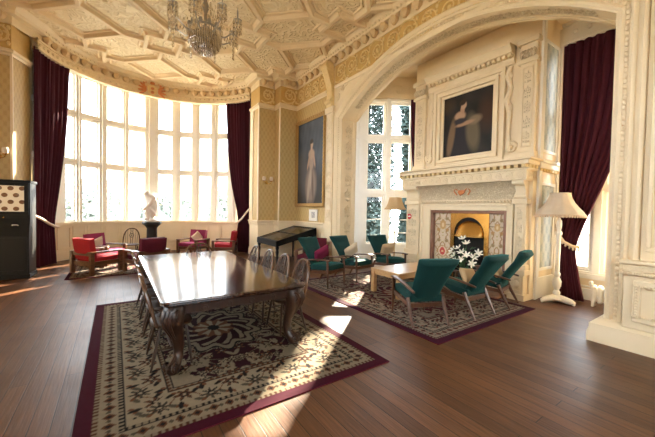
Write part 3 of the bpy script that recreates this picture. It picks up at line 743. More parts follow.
# pedestals and pilasters
for y0, y1 in ((FY0, 3.05), (5.36, FY1)):
    q = MB(); q.box(6.52, 6.76, y0-0.02, y1+0.02, 0, 0.12); q.box(6.56, 6.76, y0+0.02, y1-0.02, 0.12, 0.5); q.box(6.52, 6.76, y0-0.02, y1+0.02, 0.5, 0.6)
    panel_mould(q, (6.56, y0+0.06, 0.17), (0,1,0), (0,0,1), (-1,0,0), y1-y0-0.12, 0.28, 0.03, 0.02)
    q.ball((6.55, (y0+y1)/2, 0.31), 0.03, 0.07, 0.08, 8, 5)
    ped = q.build('pedestal', 'cream', fp, bevel=0.008)
    q = MB(); q.box(6.62, 6.76, y0+0.03, y1-0.03, 0.6, 1.96); q.box(6.58, 6.76, y0, y1, 0.6, 0.7); q.box(6.57, 6.76, y0, y1, 1.9, 2.0)
    panel_mould(q, (6.62, y0+0.06, 0.74), (0,1,0), (0,0,1), (-1,0,0), y1-y0-0.12, 1.12, 0.025, 0.018)
    pil = q.build('pilaster', 'cream', fp, bevel=0.006)
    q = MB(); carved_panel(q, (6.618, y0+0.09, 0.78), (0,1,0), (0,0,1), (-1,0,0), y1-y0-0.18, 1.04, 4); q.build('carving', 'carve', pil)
    # console bracket carrying the shelf
    q = MB(); prof = [(6.76, 1.98), (6.64, 1.98), (6.60, 2.06), (6.62, 2.16), (6.55, 2.3), (6.48, 2.36), (6.48, 2.42), (6.76, 2.42)]
    q.prism([(x, z) for x, z in prof], (0, y0+0.05, 0), (1,0,0), (0,0,1), (0,1,0), y1-y0-0.1)
    q.tube([(6.53, y0+0.03, 2.33), (6.53, y1-0.03, 2.33)], 0.065, 10); q.tube([(6.64, y0+0.03, 2.04), (6.64, y1-0.03, 2.04)], 0.05, 10)
    fixnormals(q.build('console', 'cream', fp))
# cove, with carved relief and a coloured shield
b = MB()
cove = [(6.74, 1.98), (6.73, 2.06), (6.70, 2.15), (6.65, 2.23), (6.58, 2.30), (6.49, 2.35)]
b.add([(x, y, z) for y in (FY0+0.2, FY1-0.2) for x, z in cove], [(i, i+1, 6+i+1, 6+i) for i in range(5)])
b.build('cove', 'carve', fp)
b = MB(); b.prism([(-0.09, 0.10), (-0.05, 0.13), (0, 0.10), (0.05, 0.13), (0.09, 0.10), (0.08, -0.04), (0, -0.12), (-0.08, -0.04)], (6.66, 4.2, 2.19), (0,1,0), (0.55,0,0.83), (-0.83,0,0.55), 0.03)
b.tube([(6.63, 4.10, 2.23), (6.63, 4.03, 2.28), (6.66, 4.0, 2.2), (6.68, 4.06, 2.12)], 0.018, 5); b.tube([(6.63, 4.30, 2.23), (6.63, 4.37, 2.28), (6.66, 4.4, 2.2), (6.68, 4.34, 2.12)], 0.018, 5)
o = b.build('shield', 'arms', fp); o['label'] = 'small red and gold shield on the cove'
b = MB(); b.box(6.46, 6.9, FY0-0.02, FY1+0.02, 2.36, 2.56); b.build('mantel_frieze', 'cream', fp, bevel=0.01)
b = MB(); scrolls(b, (6.455, FY1, 2.365), (0,-1,0), (0,0,1), (-1,0,0), FY1-FY0, 0.18, 15, 0.06)
scrolls(b, (6.5, FY0-0.025, 2.37), (1,0,0), (0,0,1), (0,-1,0), 0.36, 0.17, 2, 0.06); b.build('frieze_carving', 'cream', fp)
b = MB()
b.box(6.40, 6.9, FY0-0.08, FY1+0.08, 2.66, 2.74); b.box(6.34, 6.9, FY0-0.14, FY1+0.14, 2.74, 2.78); b.box(6.44, 6.9, FY0-0.05, FY1+0.05, 2.56, 2.60)
b.build('mantel_shelf', 'cream', fp, bevel=0.012)
b = MB()
for y in np.arange(FY0-0.02, FY1+0.02, 0.135): b.box(6.40, 6.55, y, y+0.075, 2.60, 2.66)
for x in np.arange(6.5, 7.85, 0.135): b.box(x, x+0.075, SY-0.07 if x > 6.88 else FY0-0.06, SY if x > 6.88 else FY0, 2.565 if x > 6.88 else 2.60, 2.615 if x > 6.88 else 2.66)
b.build('dentils', 'ochre_relief', fp, smooth=0)
# bead course and architrave round the opening
b = MB()
for y in np.arange(FY0+0.15, FY1-0.15, 0.07): b.ball((6.70, y, 1.95), 0.03, n=6, m=4)
b.box(6.70, 6.76, FY0+0.1, FY1-0.1, 1.975, 2.0); b.build('bead_course', 'cream', fp)
b = MB()
for (y0, y1, z0, z1) in ((3.05, 3.19, 0, 1.90), (5.07, 5.36, 0, 1.90), (3.19, 5.07, 1.76, 1.90)): b.box(6.66, 6.76, y0, y1, z0, z1)
for (y0, y1, z0, z1) in ((3.05, 3.10, 0, 1.92), (5.30, 5.36, 0, 1.92), (3.10, 5.30, 1.86, 1.92)): b.box(6.63, 6.76, y0, y1, z0, z1)
b.build('architrave', 'cream', fp, bevel=0.01)
b = MB()
for (y0, y1, z0, z1) in ((3.19, 3.26, 0, 1.76), (5.00, 5.07, 0, 1.76), (3.26, 5.00, 1.69, 1.76)): b.box(6.69, 6.8, y0, y1, z0, z1)
b.build('marble_slip', 'redmarble', fp, bevel=0.008)

def color_sheet(name, O, U, V, w, h, nu, nv, fn, material, parent=None):
    """flat sheet whose woven / painted / glazed pattern is a colour attribute; fn(u[m], v[m]) -> rgb arrays"""
    us, vs = np.linspace(0, w, nu), np.linspace(0, h, nv); uu, vv = np.meshgrid(us, vs)
    O, U, V = np.array(O, float), np.array(U, float), np.array(V, float)
    P = O+uu[..., None]*U+vv[..., None]*V
    me = bpy.data.meshes.new(name); me.vertices.add(nu*nv); me.vertices.foreach_set('co', P.reshape(-1))
    i, j = np.meshgrid(np.arange(nu-1), np.arange(nv-1)); a = (j*nu+i).ravel(); F = np.stack([a, a+1, a+nu+1, a+nu], 1)
    me.loops.add(F.size); me.loops.foreach_set('vertex_index', F.ravel().astype(np.int32)); me.polygons.add(len(F))
    me.polygons.foreach_set('loop_start', np.arange(0, F.size, 4, dtype=np.int32)); me.update(calc_edges=True)
    c = np.ones((nv, nu, 4), np.float32); c[..., :3] = fn(uu, vv)
    at = me.color_attributes.new('Col', 'FLOAT_COLOR', 'POINT'); at.data.foreach_set('color', c.ravel())
    me.materials.append(M[material]); o = bpy.data.objects.new(name, me); COL.objects.link(o)
    if parent is not None: o.parent = parent
    return o

def paint(c, mask, col, a=1.0):
    mm = np.clip(mask, 0, 1)[..., None]*a; return c*(1-mm)+np.array(col)*mm

def tile_pattern(w, h):
    def fn(u, v):
        c = np.zeros(u.shape+(3,))+np.array((0.62, 0.50, 0.36)); x = np.abs(u-w/2)/w*2; y = (v % (h/3))/(h/3); r_ = np.hypot(x, (y-0.5)*1.3)
        c = paint(c, (np.abs(np.sin(x*4.5+np.sin(y*9)*1.4)) < 0.30), (0.34, 0.16, 0.07)); c = paint(c, np.abs(np.sin(y*11+np.cos(x*5)*2)) < 0.16, (0.40, 0.30, 0.12)); c = paint(c, np.hypot(x-0.55, (y-0.25)*3) < 0.2, (0.42, 0.22, 0.08)); c = paint(c, np.hypot(x-0.5, (y-0.75)*3) < 0.22, (0.30, 0.2, 0.1))
        yy = np.abs(v/h-0.42)*h/w*2; q = np.hypot(x, yy); c = paint(c, q < 0.62, (0.72, 0.60, 0.42)); c = paint(c, (q < 0.62) & (q > 0.52), (0.45, 0.26, 0.12)); c = paint(c, np.hypot(x, yy*0.8) < 0.34, (0.55, 0.08, 0.06))
        c = paint(c, np.hypot(x, yy) < 0.12, (0.75, 0.55, 0.3)); g = np.minimum(v % (h/6), h/6-v % (h/6)); c = paint(c, g < 0.004, (0.2, 0.13, 0.09))
        vy = np.abs(v/h-0.82)*h/w*2; c = paint(c, np.hypot(x*1.3, vy) < 0.5, (0.50, 0.30, 0.12)); c = paint(c, np.hypot(x*1.6, vy) < 0.25, (0.68, 0.52, 0.3))
        return c
    return fn
for y0, y1 in ((3.26, 3.60), (4.54, 5.00)):
    o = color_sheet('tile_panel', (6.79, y1, 0.05), (0,-1,0), (0,0,1), y1-y0, 1.64, 30, 120, tile_pattern(y1-y0, 1.64), 'canvas', fp)
# brass hood surround and hood
b = MB()
pts = [(-0.47, 0.05), (-0.47, 1.69), (0.47, 1.69), (0.47, 0.05), (0.37, 0.05), (0.37, 1.20)]+[(0.37*math.cos(t), 1.20+0.40*math.sin(t)) for t in np.linspace(0.15, PI-0.15, 14)]+[(-0.37, 1.20), (-0.37, 0.05)]
b.prism(pts, (6.80, FC-0.01, 0), (0,1,0), (0,0,1), (-1,0,0), 0.04); b.build('brass_surround', 'brass', fp, smooth=30)
b = MB()
def hoodf(u, v):
    a = (u-0.5)*PI; z = 1.16+v*0.40; w_ = 0.36*math.sqrt(max(0.0, 1-(v*0.98)**2)); return (6.86-0.26*(1-v)**0.7*math.cos(a)-0.0, FC-0.01+w_*math.sin(a), z)
b.grid(hoodf, 21, 12); b.tube([hoodf(u, 0) for u in np.linspace(0, 1, 21)], 0.018, 6)
fixnormals(b.build('brass_hood', 'brass', fp, smooth=60))
b = MB(); b.box(6.805, 6.83, FC-0.39, FC+0.37, 0.02, 1.6); b.build('firebox', 'soot', fp)
b = MB(); b.box(6.24, 6.8, 3.10, 5.32, 0, 0.035); b.build('hearth', 'redmarble', fp, bevel=0.008)
# overmantel: moulded frame, cornice, pilasters, scroll drops
b = MB()
b.box(6.86, 6.9, FY0+0.05, FY1-0.05, 2.78, 2.96); b.box(6.82, 6.9, FY0, FY1, 2.78, 2.84)
for k, (m0, t) in enumerate(((0.0, 0.10), (0.07, 0.06), (0.13, 0.12), (0.19, 0.05))):
    panel_mould(b, (6.9, 3.62-0.22+m0-0.02, 3.0-0.2+m0+0.02), (0,1,0), (0,0,1), (-1,0,0), 1.30+2*(0.24-m0), 1.60+2*(0.2-m0), 0.08, t)
b.build('overmantel_frame', 'cream', fp, bevel=0.008)
b = MB()
oc = [(0.04, 4.84), (0.08, 4.9), (0.08, 5.0), (0.2, 5.03), (0.22, 5.1), (0.28, 5.16), (0.28, 5.2), (0, 5.2)]
b.sweep([(6.9, 3.22), (6.9, 5.34)], oc); b.box(6.86, 6.9, 3.22, 5.34, 4.84, 5.2); fixnormals(b.build('overmantel_cornice', 'cream', fp, smooth=30))
b = MB()
for y in np.arange(3.24, 5.32, 0.11): b.box(6.72, 6.86, y, y+0.06, 4.95, 5.02)
b.build('dentils', 'cream', fp, smooth=0)
for y0, y1 in ((2.78, 3.08), (5.42, 5.75)):
    q = MB(); q.box(6.80, 6.9, y0, y1, 2.78, 5.2); q.box(6.76, 6.9, y0-0.04, y1+0.04, 4.72, 4.8); q.box(6.74, 6.9, y0-0.05, y1+0.05, 5.1, 5.2); q.box(6.76, 6.9, y0-0.03, y1+0.03, 2.78, 2.95)
    panel_mould(q, (6.80, y0+0.05, 3.05), (0,1,0), (0,0,1), (-1,0,0), y1-y0-0.1, 1.6, 0.025, 0.018)
    pil = q.build('overmantel_pilaster', 'cream', fp, bevel=0.008)
    q = MB(); carved_panel(q, (6.798, y0+0.08, 3.1), (0,1,0), (0,0,1), (-1,0,0), y1-y0-0.16, 1.5, 5)
    for k in range(5): q.ball((6.77, y0+0.04+k*(y1-y0-0.08)/4, 4.9), 0.05, 0.05, 0.09, 6, 4)
    q.build('carving', 'carve', pil)
for yb, sg in ((3.30, 1), (5.26, -1)):
    q = MB(); q.tube([(6.87, yb, 4.8), (6.86, yb+0.05*sg, 4.6), (6.87, yb-0.02*sg, 4.35), (6.86, yb+0.06*sg, 4.1), (6.87, yb, 3.8), (6.86, yb+0.01*sg, 3.4), (6.86, yb-0.02*sg, 3.1)], [0.05, 0.07, 0.045, 0.07, 0.05, 0.035, 0.05], 8)
    q.lathe([(0.13, -0.05), (0.13, 0), (0.09, 0.02), (0.05, 0.04)], (0, 0, 0), 16) if False else None
    pts = [(6.86, yb-0.04*sg-sg*0.12*(1-0.7*i/20)*math.cos(i*0.55)*1.0-0.02*sg, 3.1+0.12*(1-0.7*i/20)*math.sin(i*0.55)) for i in range(21)]
    q.tube(pts, 0.03, 6); q.ball((6.85, yb-0.06*sg, 3.1), 0.04, n=8, m=5); q.ball((6.86, yb+0.02*sg, 4.62), 0.05, 0.08, 0.1, 8, 5); q.ball((6.86, yb, 3.95), 0.05, 0.07, 0.1, 8, 5)
    q.build('scroll_drop', 'cream', fp)

def blob(u, v, cx, cy, rx, ry, rot=0.0, soft=0.25):
    soft = soft*0.6
    c, s_ = math.cos(rot), math.sin(rot); x, y = u-cx, v-cy; a, b_ = (x*c+y*s_)/rx, (-x*s_+y*c)/ry
    return np.clip((1+soft-np.hypot(a, b_))/(2*soft), 0, 1)
def noise2(u, v, k, seed=0):
    rs = np.random.RandomState(seed); o = np.zeros_like(u)
    for i in range(8):
        a, ph, f_ = rs.rand()*6.28, rs.rand()*6.28, k*(0.5+rs.rand()*1.6); o += np.sin((u*math.cos(a)+v*math.sin(a))*f_+ph)
    return o/8
def paint_seated(u, v):
    c = np.zeros(u.shape+(3,))+np.array((0.020, 0.017, 0.015)); n = noise2(u, v, 9, 1); c = c*(1+0.7*n[..., None])
    c = paint(c, blob(u, v, 0.12, 1.32, 0.18, 0.16, 0, .8), (0.05, 0.032, 0.018)); c = paint(c, blob(u, v, 1.15, 0.95, 0.2, 0.35, 0, .8), (0.05, 0.022, 0.012))
    c = paint(c, blob(u, v, 0.48, 0.45, 0.32, 0.42, 0, .5), (0.022, 0.018, 0.022)); c = paint(c, blob(u, v, 0.24, 0.52, 0.09, 0.46, -0.15, .4), (0.16, 0.10, 0.055))
    c = paint(c, blob(u, v, 0.80, 0.58, 0.16, 0.42, 0.12, .5), (0.13, 0.10, 0.06)); c = paint(c, blob(u, v, 0.85, 0.86, 0.16, 0.10, 0.2, .5), (0.20, 0.14, 0.085))
    c = paint(c, blob(u, v, 0.60, 0.82, 0.24, 0.05, 0.12, .4), (0.34, 0.20, 0.12)); c = paint(c, blob(u, v, 0.47, 1.02, 0.14, 0.11, 0, .35), (0.42, 0.26, 0.16))
    c = paint(c, blob(u, v, 0.53, 1.16, 0.055, 0.10, 0, .3), (0.38, 0.23, 0.14)); c = paint(c, blob(u, v, 0.56, 1.26, 0.072, 0.095, -0.15, .25), (0.44, 0.28, 0.18))
    c = paint(c, blob(u, v, 0.53, 1.33, 0.09, 0.065, 0.3, .3), (0.035, 0.02, 0.012)); c = paint(c, blob(u, v, 0.47, 0.90, 0.15, 0.07, 0, .4), (0.03, 0.025, 0.03))
    return c
def paint_standing(u, v):
    c = np.zeros(u.shape+(3,))+np.array((0.060, 0.070, 0.085)); n = noise2(u, v, 4, 3); n2 = noise2(u, v, 14, 4); c = c*(1+0.6*n[..., None]+0.3*n2[..., None])
    c = paint(c, np.clip(1.2-v/1.1, 0, 1), (0.035, 0.030, 0.027)); c = paint(c, blob(u, v, 0.40, 1.0, 0.34, 0.7, 0.2, .9), (0.085, 0.080, 0.080))
    c = paint(c, blob(u, v, 0.90, 0.62, 0.34, 0.62, -0.05, .4), (0.22, 0.165, 0.13)); c = paint(c, blob(u, v, 0.78, 0.60, 0.08, 0.56, -0.16, .6), (0.34, 0.27, 0.21)); c = paint(c, blob(u, v, 1.02, 0.55, 0.06, 0.52, 0.1, .6), (0.13, 0.09, 0.07)); c = paint(c, blob(u, v, 0.90, 0.9, 0.05, 0.4, 0, .6), (0.36, 0.28, 0.22))
    c = paint(c, blob(u, v, 0.92, 1.36, 0.15, 0.22, 0, .35), (0.30, 0.22, 0.17)); c = paint(c, blob(u, v, 0.92, 1.66, 0.19, 0.17, 0, .35), (0.36, 0.25, 0.18)); c = paint(c, blob(u, v, 1.10, 1.45, 0.05, 0.26, 0.25, .4), (0.36, 0.23, 0.16)); c = paint(c, blob(u, v, 0.74, 1.42, 0.05, 0.28, -0.3, .4), (0.34, 0.22, 0.15))
    c = paint(c, blob(u, v, 0.92, 1.86, 0.06, 0.10, 0, .3), (0.40, 0.26, 0.19)); c = paint(c, blob(u, v, 0.93, 1.99, 0.085, 0.12, 0, .25), (0.42, 0.28, 0.20)); c = paint(c, blob(u, v, 0.92, 2.09, 0.11, 0.08, 0, .3), (0.05, 0.035, 0.03)); c = paint(c, blob(u, v, 0.83, 2.0, 0.03, 0.1, 0, .4), (0.05, 0.035, 0.03))
    return c
pt = thing('oil_painting', 'dark oil painting of a seated woman set in the overmantel frame', 'painting', (6.885, 4.92, 3.02))
color_sheet('canvas', (0, 0, 0), (0,-1,0), (0,0,1), 1.30, 1.60, 80, 98, paint_seated, 'canvas', pt)
b = MB(); b.box(-0.085, -0.07, -0.74, -0.56, -0.075, -0.045); o = b.build('brass_plate', 'brass', pt); o['label'] = 'small brass name plate under the canvas'
pt = thing('framed_portrait', 'tall gilt-framed portrait of a standing woman in a pale dress', 'painting', (XW-0.015, 10.02, 1.80))
color_sheet('canvas', (-0.03, -0.12, 0.12), (0,-1,0), (0,0,1), 1.66, 2.80, 84, 140, paint_standing, 'canvas', pt)
b = MB(); panel_mould(b, (0, 0, 0), (0,-1,0), (0,0,1), (-1,0,0), 1.90, 3.04, 0.13, 0.06); panel_mould(b, (0, -0.02, 0.02), (0,-1,0), (0,0,1), (-1,0,0), 1.86, 3.0, 0.05, 0.09)
for k in range(24):
    for s_ in (0.05, 1.85): b.ball((-0.09, -s_, 0.1+k*0.123), 0.02, 0.04, 0.045, 6, 4)
for k in range(15):
    for s_ in (0.05, 2.99): b.ball((-0.09, -0.1-k*0.121, s_), 0.02, 0.045, 0.04, 6, 4)
b.build('picture_frame', 'gilt', pt, bevel=0.006)
pt = thing('framed_notice', 'small pale framed notice on the wall under the standing portrait', 'notice', (XW-0.02, 9.06, 1.34))
b = MB(); b.box(-0.02, 0, -0.5, 0, 0, 0.38); b.build('mount', 'paper', pt)
b = MB(); panel_mould(b, (-0.02, 0, 0), (0,-1,0), (0,0,1), (-1,0,0), 0.5, 0.38, 0.025, 0.015); b.build('frame', 'white', pt)
def pn(u, v):
    c = np.zeros(u.shape+(3,))+np.array((0.45, 0.42, 0.38)); return c*(1+0.8*noise2(u, v, 60, 9)[..., None])
color_sheet('print', (-0.024, -0.14, 0.10), (0,-1,0), (0,0,1), 0.22, 0.2, 16, 16, pn, 'canvas', pt)

# ------------------------------------------------------------------ rugs
def rug_fn(W, L_, pal, seed, bands):
    field, cream, dark, rust, grey, outer_c = [np.array(p) for p in pal]; rs = np.random.RandomState(seed)
    fl_ = [(rs.rand()*W*0.3, rs.rand()*L_*0.36, 0.035+rs.rand()*0.05, rs.randint(5, 8), rs.rand()*6, rs.randint(0, 3)) for _ in range(80)]
    def flower(c, dx, dy, r0, n, ph, c1, c2, c3):
        r_ = np.hypot(dx, dy); a = np.arctan2(dy, dx); pet = r0*(0.62+0.38*np.cos(n*a+ph))
        c = paint(c, r_ < pet+0.012, dark); c = paint(c, r_ < pet, c1); c = paint(c, r_ < pet*0.55, c2); return paint(c, r_ < r0*0.2, c3)
    def fn(u, v):
        x, y = u-W/2, v-L_/2; dx_, dy_ = W/2-np.abs(x), L_/2-np.abs(y); d = np.minimum(dx_, dy_); s = np.where(dx_ < dy_, y, x)
        c = np.zeros(u.shape+(3,))+field
        # field: mirrored sprays, curling stems, medallion
        ax, ay = np.abs(x), np.abs(y)
        st = np.abs(np.sin(ax*9+2.2*np.sin(ay*6.0))-0.9*np.sin(ay*7+1.5*np.sin(ax*8))) < 0.07; c = paint(c, st, grey*1.6)
        for fx, fy, r0, n, ph, k in fl_:
            m_ = (np.abs(ax-fx) < 0.2) & (np.abs(ay-fy) < 0.2)
            if not m_.any(): continue
            cc = flower(c[m_], ax[m_]-fx, ay[m_]-fy, r0, n, ph, (cream, rust, cream*0.8)[k], (rust, dark, grey)[k], cream); c[m_] = cc
            a2 = ph*3; ex, ey = fx+0.13*math.cos(a2), fy+0.13*math.sin(a2); c = paint(c, blob(ax, ay, ex, ey, 0.075, 0.026, a2, .2), cream*0.85)
        r_ = np.hypot(x, y*0.8); a = np.arctan2(y*0.8, x); R1 = W*0.20*(1+0.10*np.cos(12*a))
        c = paint(c, r_ < R1+0.03, dark); c = paint(c, r_ < R1, cream*0.75); c = paint(c, r_ < R1*0.86, field*0.8)
        c = paint(c, (r_ < R1*0.8) & (np.sin(12*a+r_*30) > 0.4), cream*0.8); c = paint(c, r_ < R1*0.45, rust); c = paint(c, (r_ < R1*0.4) & (np.cos(8*a) > 0), cream); c = paint(c, r_ < R1*0.14, dark)
        cr = np.hypot(W/2-bands[-1]-ax, (L_/2-bands[-1]-ay)); c = paint(c, (d > bands[-1]) & (cr < W*0.085*(1+0.10*np.cos(10*np.arctan2(W/2-bands[-1]-ax, L_/2-bands[-1]-ay)))), cream*0.8)
        b0, b1, b2, b3, b4, b5 = bands
        c = paint(c, d < b5, dark); c = paint(c, d < b5-0.012, cream*0.7); tri = np.abs((s/0.06) % 1-0.5)*2; c = paint(c, (d < b5-0.012) & (tri > (d-b4)/(b5-b4)*1.2), rust*0.7)
        c = paint(c, d < b4, dark)
        mid, hw = (b3+b4)/2, (b4-b3)/2; m_ = d < b4-0.01; c = paint(c, m_, cream)
        lam = 0.42; ph = 2*PI*s/lam; e = d-mid; vine = np.abs(e+hw*0.55*np.cos(ph)) < 0.009; c = paint(c, m_ & vine, rust)
        def cell(off, per): return ((s+off) % per)-per/2
        cb = c
        for off, e0, r0, n, c1, c2 in ((0, hw*0.30, hw*0.50, 6, rust, grey), (lam/2, -hw*0.30, hw*0.50, 8, grey, rust)):
            sx = cell(off, lam); mm = m_ & (np.abs(sx) < 0.2); cb[mm] = flower(cb[mm], sx[mm], e[mm]-e0, r0, n, off, c1*0.8, dark, cream)
        for off, e0, rot in ((lam*0.25, hw*0.5, 0.7), (lam*0.25, -hw*0.55, -0.5), (lam*0.75, -hw*0.5, -0.7), (lam*0.75, hw*0.55, 0.5), (lam*0.12, hw*0.62, 1.4), (lam*0.62, -hw*0.62, 1.4)):
            sx = cell(off+lam/2, lam); q = blob(sx, e, 0, e0, hw*0.32, hw*0.13, rot, .15); cb = paint(cb, m_*(q), dark if rot > 0 else grey)
            q = blob(sx, e, 0.03, e0*1.25, hw*0.16, hw*0.10, -rot, .15); cb = paint(cb, m_*q, rust)
        c = cb
        c = paint(c, d < b3, dark); c = paint(c, (d < b3-0.01), cream*0.75); c = paint(c, (d < b3-0.01) & (np.abs((s/0.05) % 1-0.5) < 0.22), dark)
        m2 = d < b2; c = paint(c, m2, dark); c = paint(c, d < b2-0.008, cream*0.9); mid2, h2 = (b1+b2)/2, (b2-b1)/2; sx = cell(0, 0.13); e = d-mid2; mk = d < b2-0.01
        c = paint(c, mk & (np.abs(sx/0.045)+np.abs(e/(h2*0.75)) < 1), rust*0.8); c = paint(c, mk & (np.abs(sx/0.022)+np.abs(e/(h2*0.4)) < 1), dark); sx2 = cell(0.065, 0.13); c = paint(c, mk & (np.hypot(sx2, e) < h2*0.28), grey)
        c = paint(c, d < b1, dark); c = paint(c, d < b1-0.008, cream*0.75); c = paint(c, (d < b1-0.008) & (np.abs((s/0.05) % 1-0.5) < 0.22), rust*0.6)
        c = paint(c, d < b0, outer_c)
        return c*(0.92+0.1*noise2(u, v, 90, seed)[..., None])
    return fn
def rug(name, label, x0, y0, W, L_, pal, seed, bands, res=0.012, group=None):
    t = thing(name, label, 'rug', (x0+W/2, y0+L_/2, 0), 0, group)
    b = MB(); b.box(-W/2, W/2, -L_/2, L_/2, 0.0005, 0.0115); b.build('backing', 'maroon', t, smooth=0)
    color_sheet('pile', (-W/2, -L_/2, 0.0125), (1,0,0), (0,1,0), W, L_, int(W/res), int(L_/res), rug_fn(W, L_, pal, seed, bands), 'attr', t); return t
P1 = ((0.022, 0.004, 0.007), (0.215, 0.172, 0.115), (0.009, 0.007, 0.007), (0.10, 0.04, 0.018), (0.055, 0.046, 0.03), (0.042, 0.004, 0.011))
P2 = ((0.060, 0.006, 0.014), (0.25, 0.20, 0.15), (0.015, 0.010, 0.012), (0.14, 0.035, 0.022), (0.08, 0.06, 0.045), (0.040, 0.005, 0.016))
rug('persian_rug', 'large maroon and cream floral rug under the long dining table', -0.26, 2.44, 2.82, 4.08, P1, 3, (0.115, 0.155, 0.29, 0.335, 0.67, 0.72))
rug('persian_rug', 'maroon and ivory floral rug under the green armchairs by the fireplace', 3.42, 2.42, 2.80, 4.05, P2, 8, (0.11, 0.15, 0.27, 0.32, 0.66, 0.72))
rug('persian_rug', 'small red and cream rug in the bay under the red armchairs', -0.95, 9.15, 2.4, 2.4, P2, 5, (0.08, 0.11, 0.20, 0.24, 0.45, 0.5), 0.016)

# ------------------------------------------------------------------ dining table
TX0, TX1, TY0, TY1, TZ = 0.36, 2.0, 3.32, 6.88, 0.775
tb = thing('dining_table', 'long polished mahogany dining table with heavy carved cabriole legs', 'table', ((TX0+TX1)/2, (TY0+TY1)/2, 0.0125))
w2, l2 = (TX1-TX0)/2, (TY1-TY0)/2
def rrect(hx, hy, r_, n=5):
    return [(sx*(hx-r_)+r_*math.cos(a0+PI/2*i/n), sy*(hy-r_)+r_*math.sin(a0+PI/2*i/n)) for sx, sy, a0 in ((1,1,0), (-1,1,PI/2), (-1,-1,PI), (1,-1,3*PI/2)) for i in range(n+1)]
b = MB(); prof = [(-0.05, -0.052), (-0.018, -0.052), (-0.006, -0.04), (-0.012, -0.034), (0, -0.022), (0, -0.010), (-0.006, -0.002), (-0.02, 0)]
outl = [rrect(w2+o, l2+o, 0.09+o) for o, z in prof]; k = len(outl[0]); vs = [(x, y, TZ-0.0125+prof[i][1]) for i in range(len(prof)) for x, y in outl[i]]
fs = [(i*k+j, i*k+(j+1)%k, (i+1)*k+(j+1)%k, (i+1)*k+j) for i in range(len(prof)-1) for j in range(k)]+[tuple(range(k))[::-1], tuple((len(prof)-1)*k+j for j in range(k))]
b.add(vs, fs); b.build('tabletop', 'table', tb)
b = MB(); z1 = TZ-0.064
for sx in (-1, 1): b.box(sx*(w2-0.14)-0.02, sx*(w2-0.14)+0.02, -l2+0.15, l2-0.15, z1-0.12, z1)
for sy in (-1, 1): b.box(-w2+0.15, w2-0.15, sy*(l2-0.14)-0.02, sy*(l2-0.14)+0.02, z1-0.12, z1)
for sy in (-1, 1): scrolls(b, (-w2+0.3, sy*(l2-0.12), z1-0.13), (1,0,0), (0,0,1), (0,sy,0), 2*w2-0.6, 0.09, 4, 0.1)
b.build('apron', 'tableleg', tb, bevel=0.006)
for sx in (-1, 1):
    for sy in (-1, 1):
        q = MB(); bx, by = sx*(w2-0.17), sy*(l2-0.17); D = Vector((sx, sy, 0)).normalized()
        prof = [(0.72-0.0125, 0.00, 0.085), (0.66, 0.035, 0.11), (0.58, 0.06, 0.115), (0.50, 0.05, 0.095), (0.42, 0.02, 0.075), (0.32, -0.015, 0.06), (0.22, -0.03, 0.052), (0.14, -0.02, 0.052), (0.09, 0.02, 0.062), (0.05, 0.055, 0.068), (0.02, 0.065, 0.06), (0.0, 0.065, 0.05)]
        q.tube([Vector((bx, by, 0))+D*o+Vector((0,0,z)) for z, o, r_ in prof], [r_ for z, o, r_ in prof], 10)
        q.box(bx-0.075, bx+0.075, by-0.075, by+0.075, 0.60, z1)
        lg = q.build('leg', 'tableleg', tb, smooth=50)
        q = MB(); T = D.cross(Vector((0,0,1)))
        for sgn in (-1, 1):                       # knee volutes and leaf ribs
            pts = [Vector((bx, by, 0))+D*(0.10+0.055*(1-0.03*i)*math.cos(i*0.5))+T*sgn*0.085+Vector((0,0,0.60+0.065*(1-0.03*i)*math.sin(i*0.5))) for i in range(18)]
            q.tube(pts, [0.018*(1-0.025*i) for i in range(18)], 5)
            pts = [Vector((bx, by, 0))+D*(0.10+0.04*math.cos(i*0.5)*(1-0.03*i))+T*sgn*0.05+Vector((0,0,0.07+0.05*math.sin(i*0.5)*(1-0.03*i))) for i in range(16)]
            q.tube(pts, 0.014, 5)
        for off in (-0.045, 0, 0.045):
            q.tube([Vector((bx, by, 0))+D*o+T*off*(1-i*0.12)+Vector((0,0,z)) for i, (z, o) in enumerate(((0.66, 0.14), (0.58, 0.175), (0.5, 0.15), (0.42, 0.10), (0.34, 0.05)))], [0.016, 0.022, 0.02, 0.014, 0.006], 5)
        q.tube([Vector((bx, by, 0))+D*o+Vector((0,0,z)) for z, o in ((0.16, 0.03), (0.11, 0.08), (0.07, 0.125), (0.03, 0.13))], [0.012, 0.02, 0.022, 0.016], 6)
        q.build('leg_carving', 'tableleg', lg)
        q = MB(); q.lathe([(0.02, -0.0), (0.028, 0.01), (0.02, 0.02)], (bx+D.x*0.065, by+D.y*0.065, 0.0), 10); q.build('foot_pad', 'darkwood', lg)

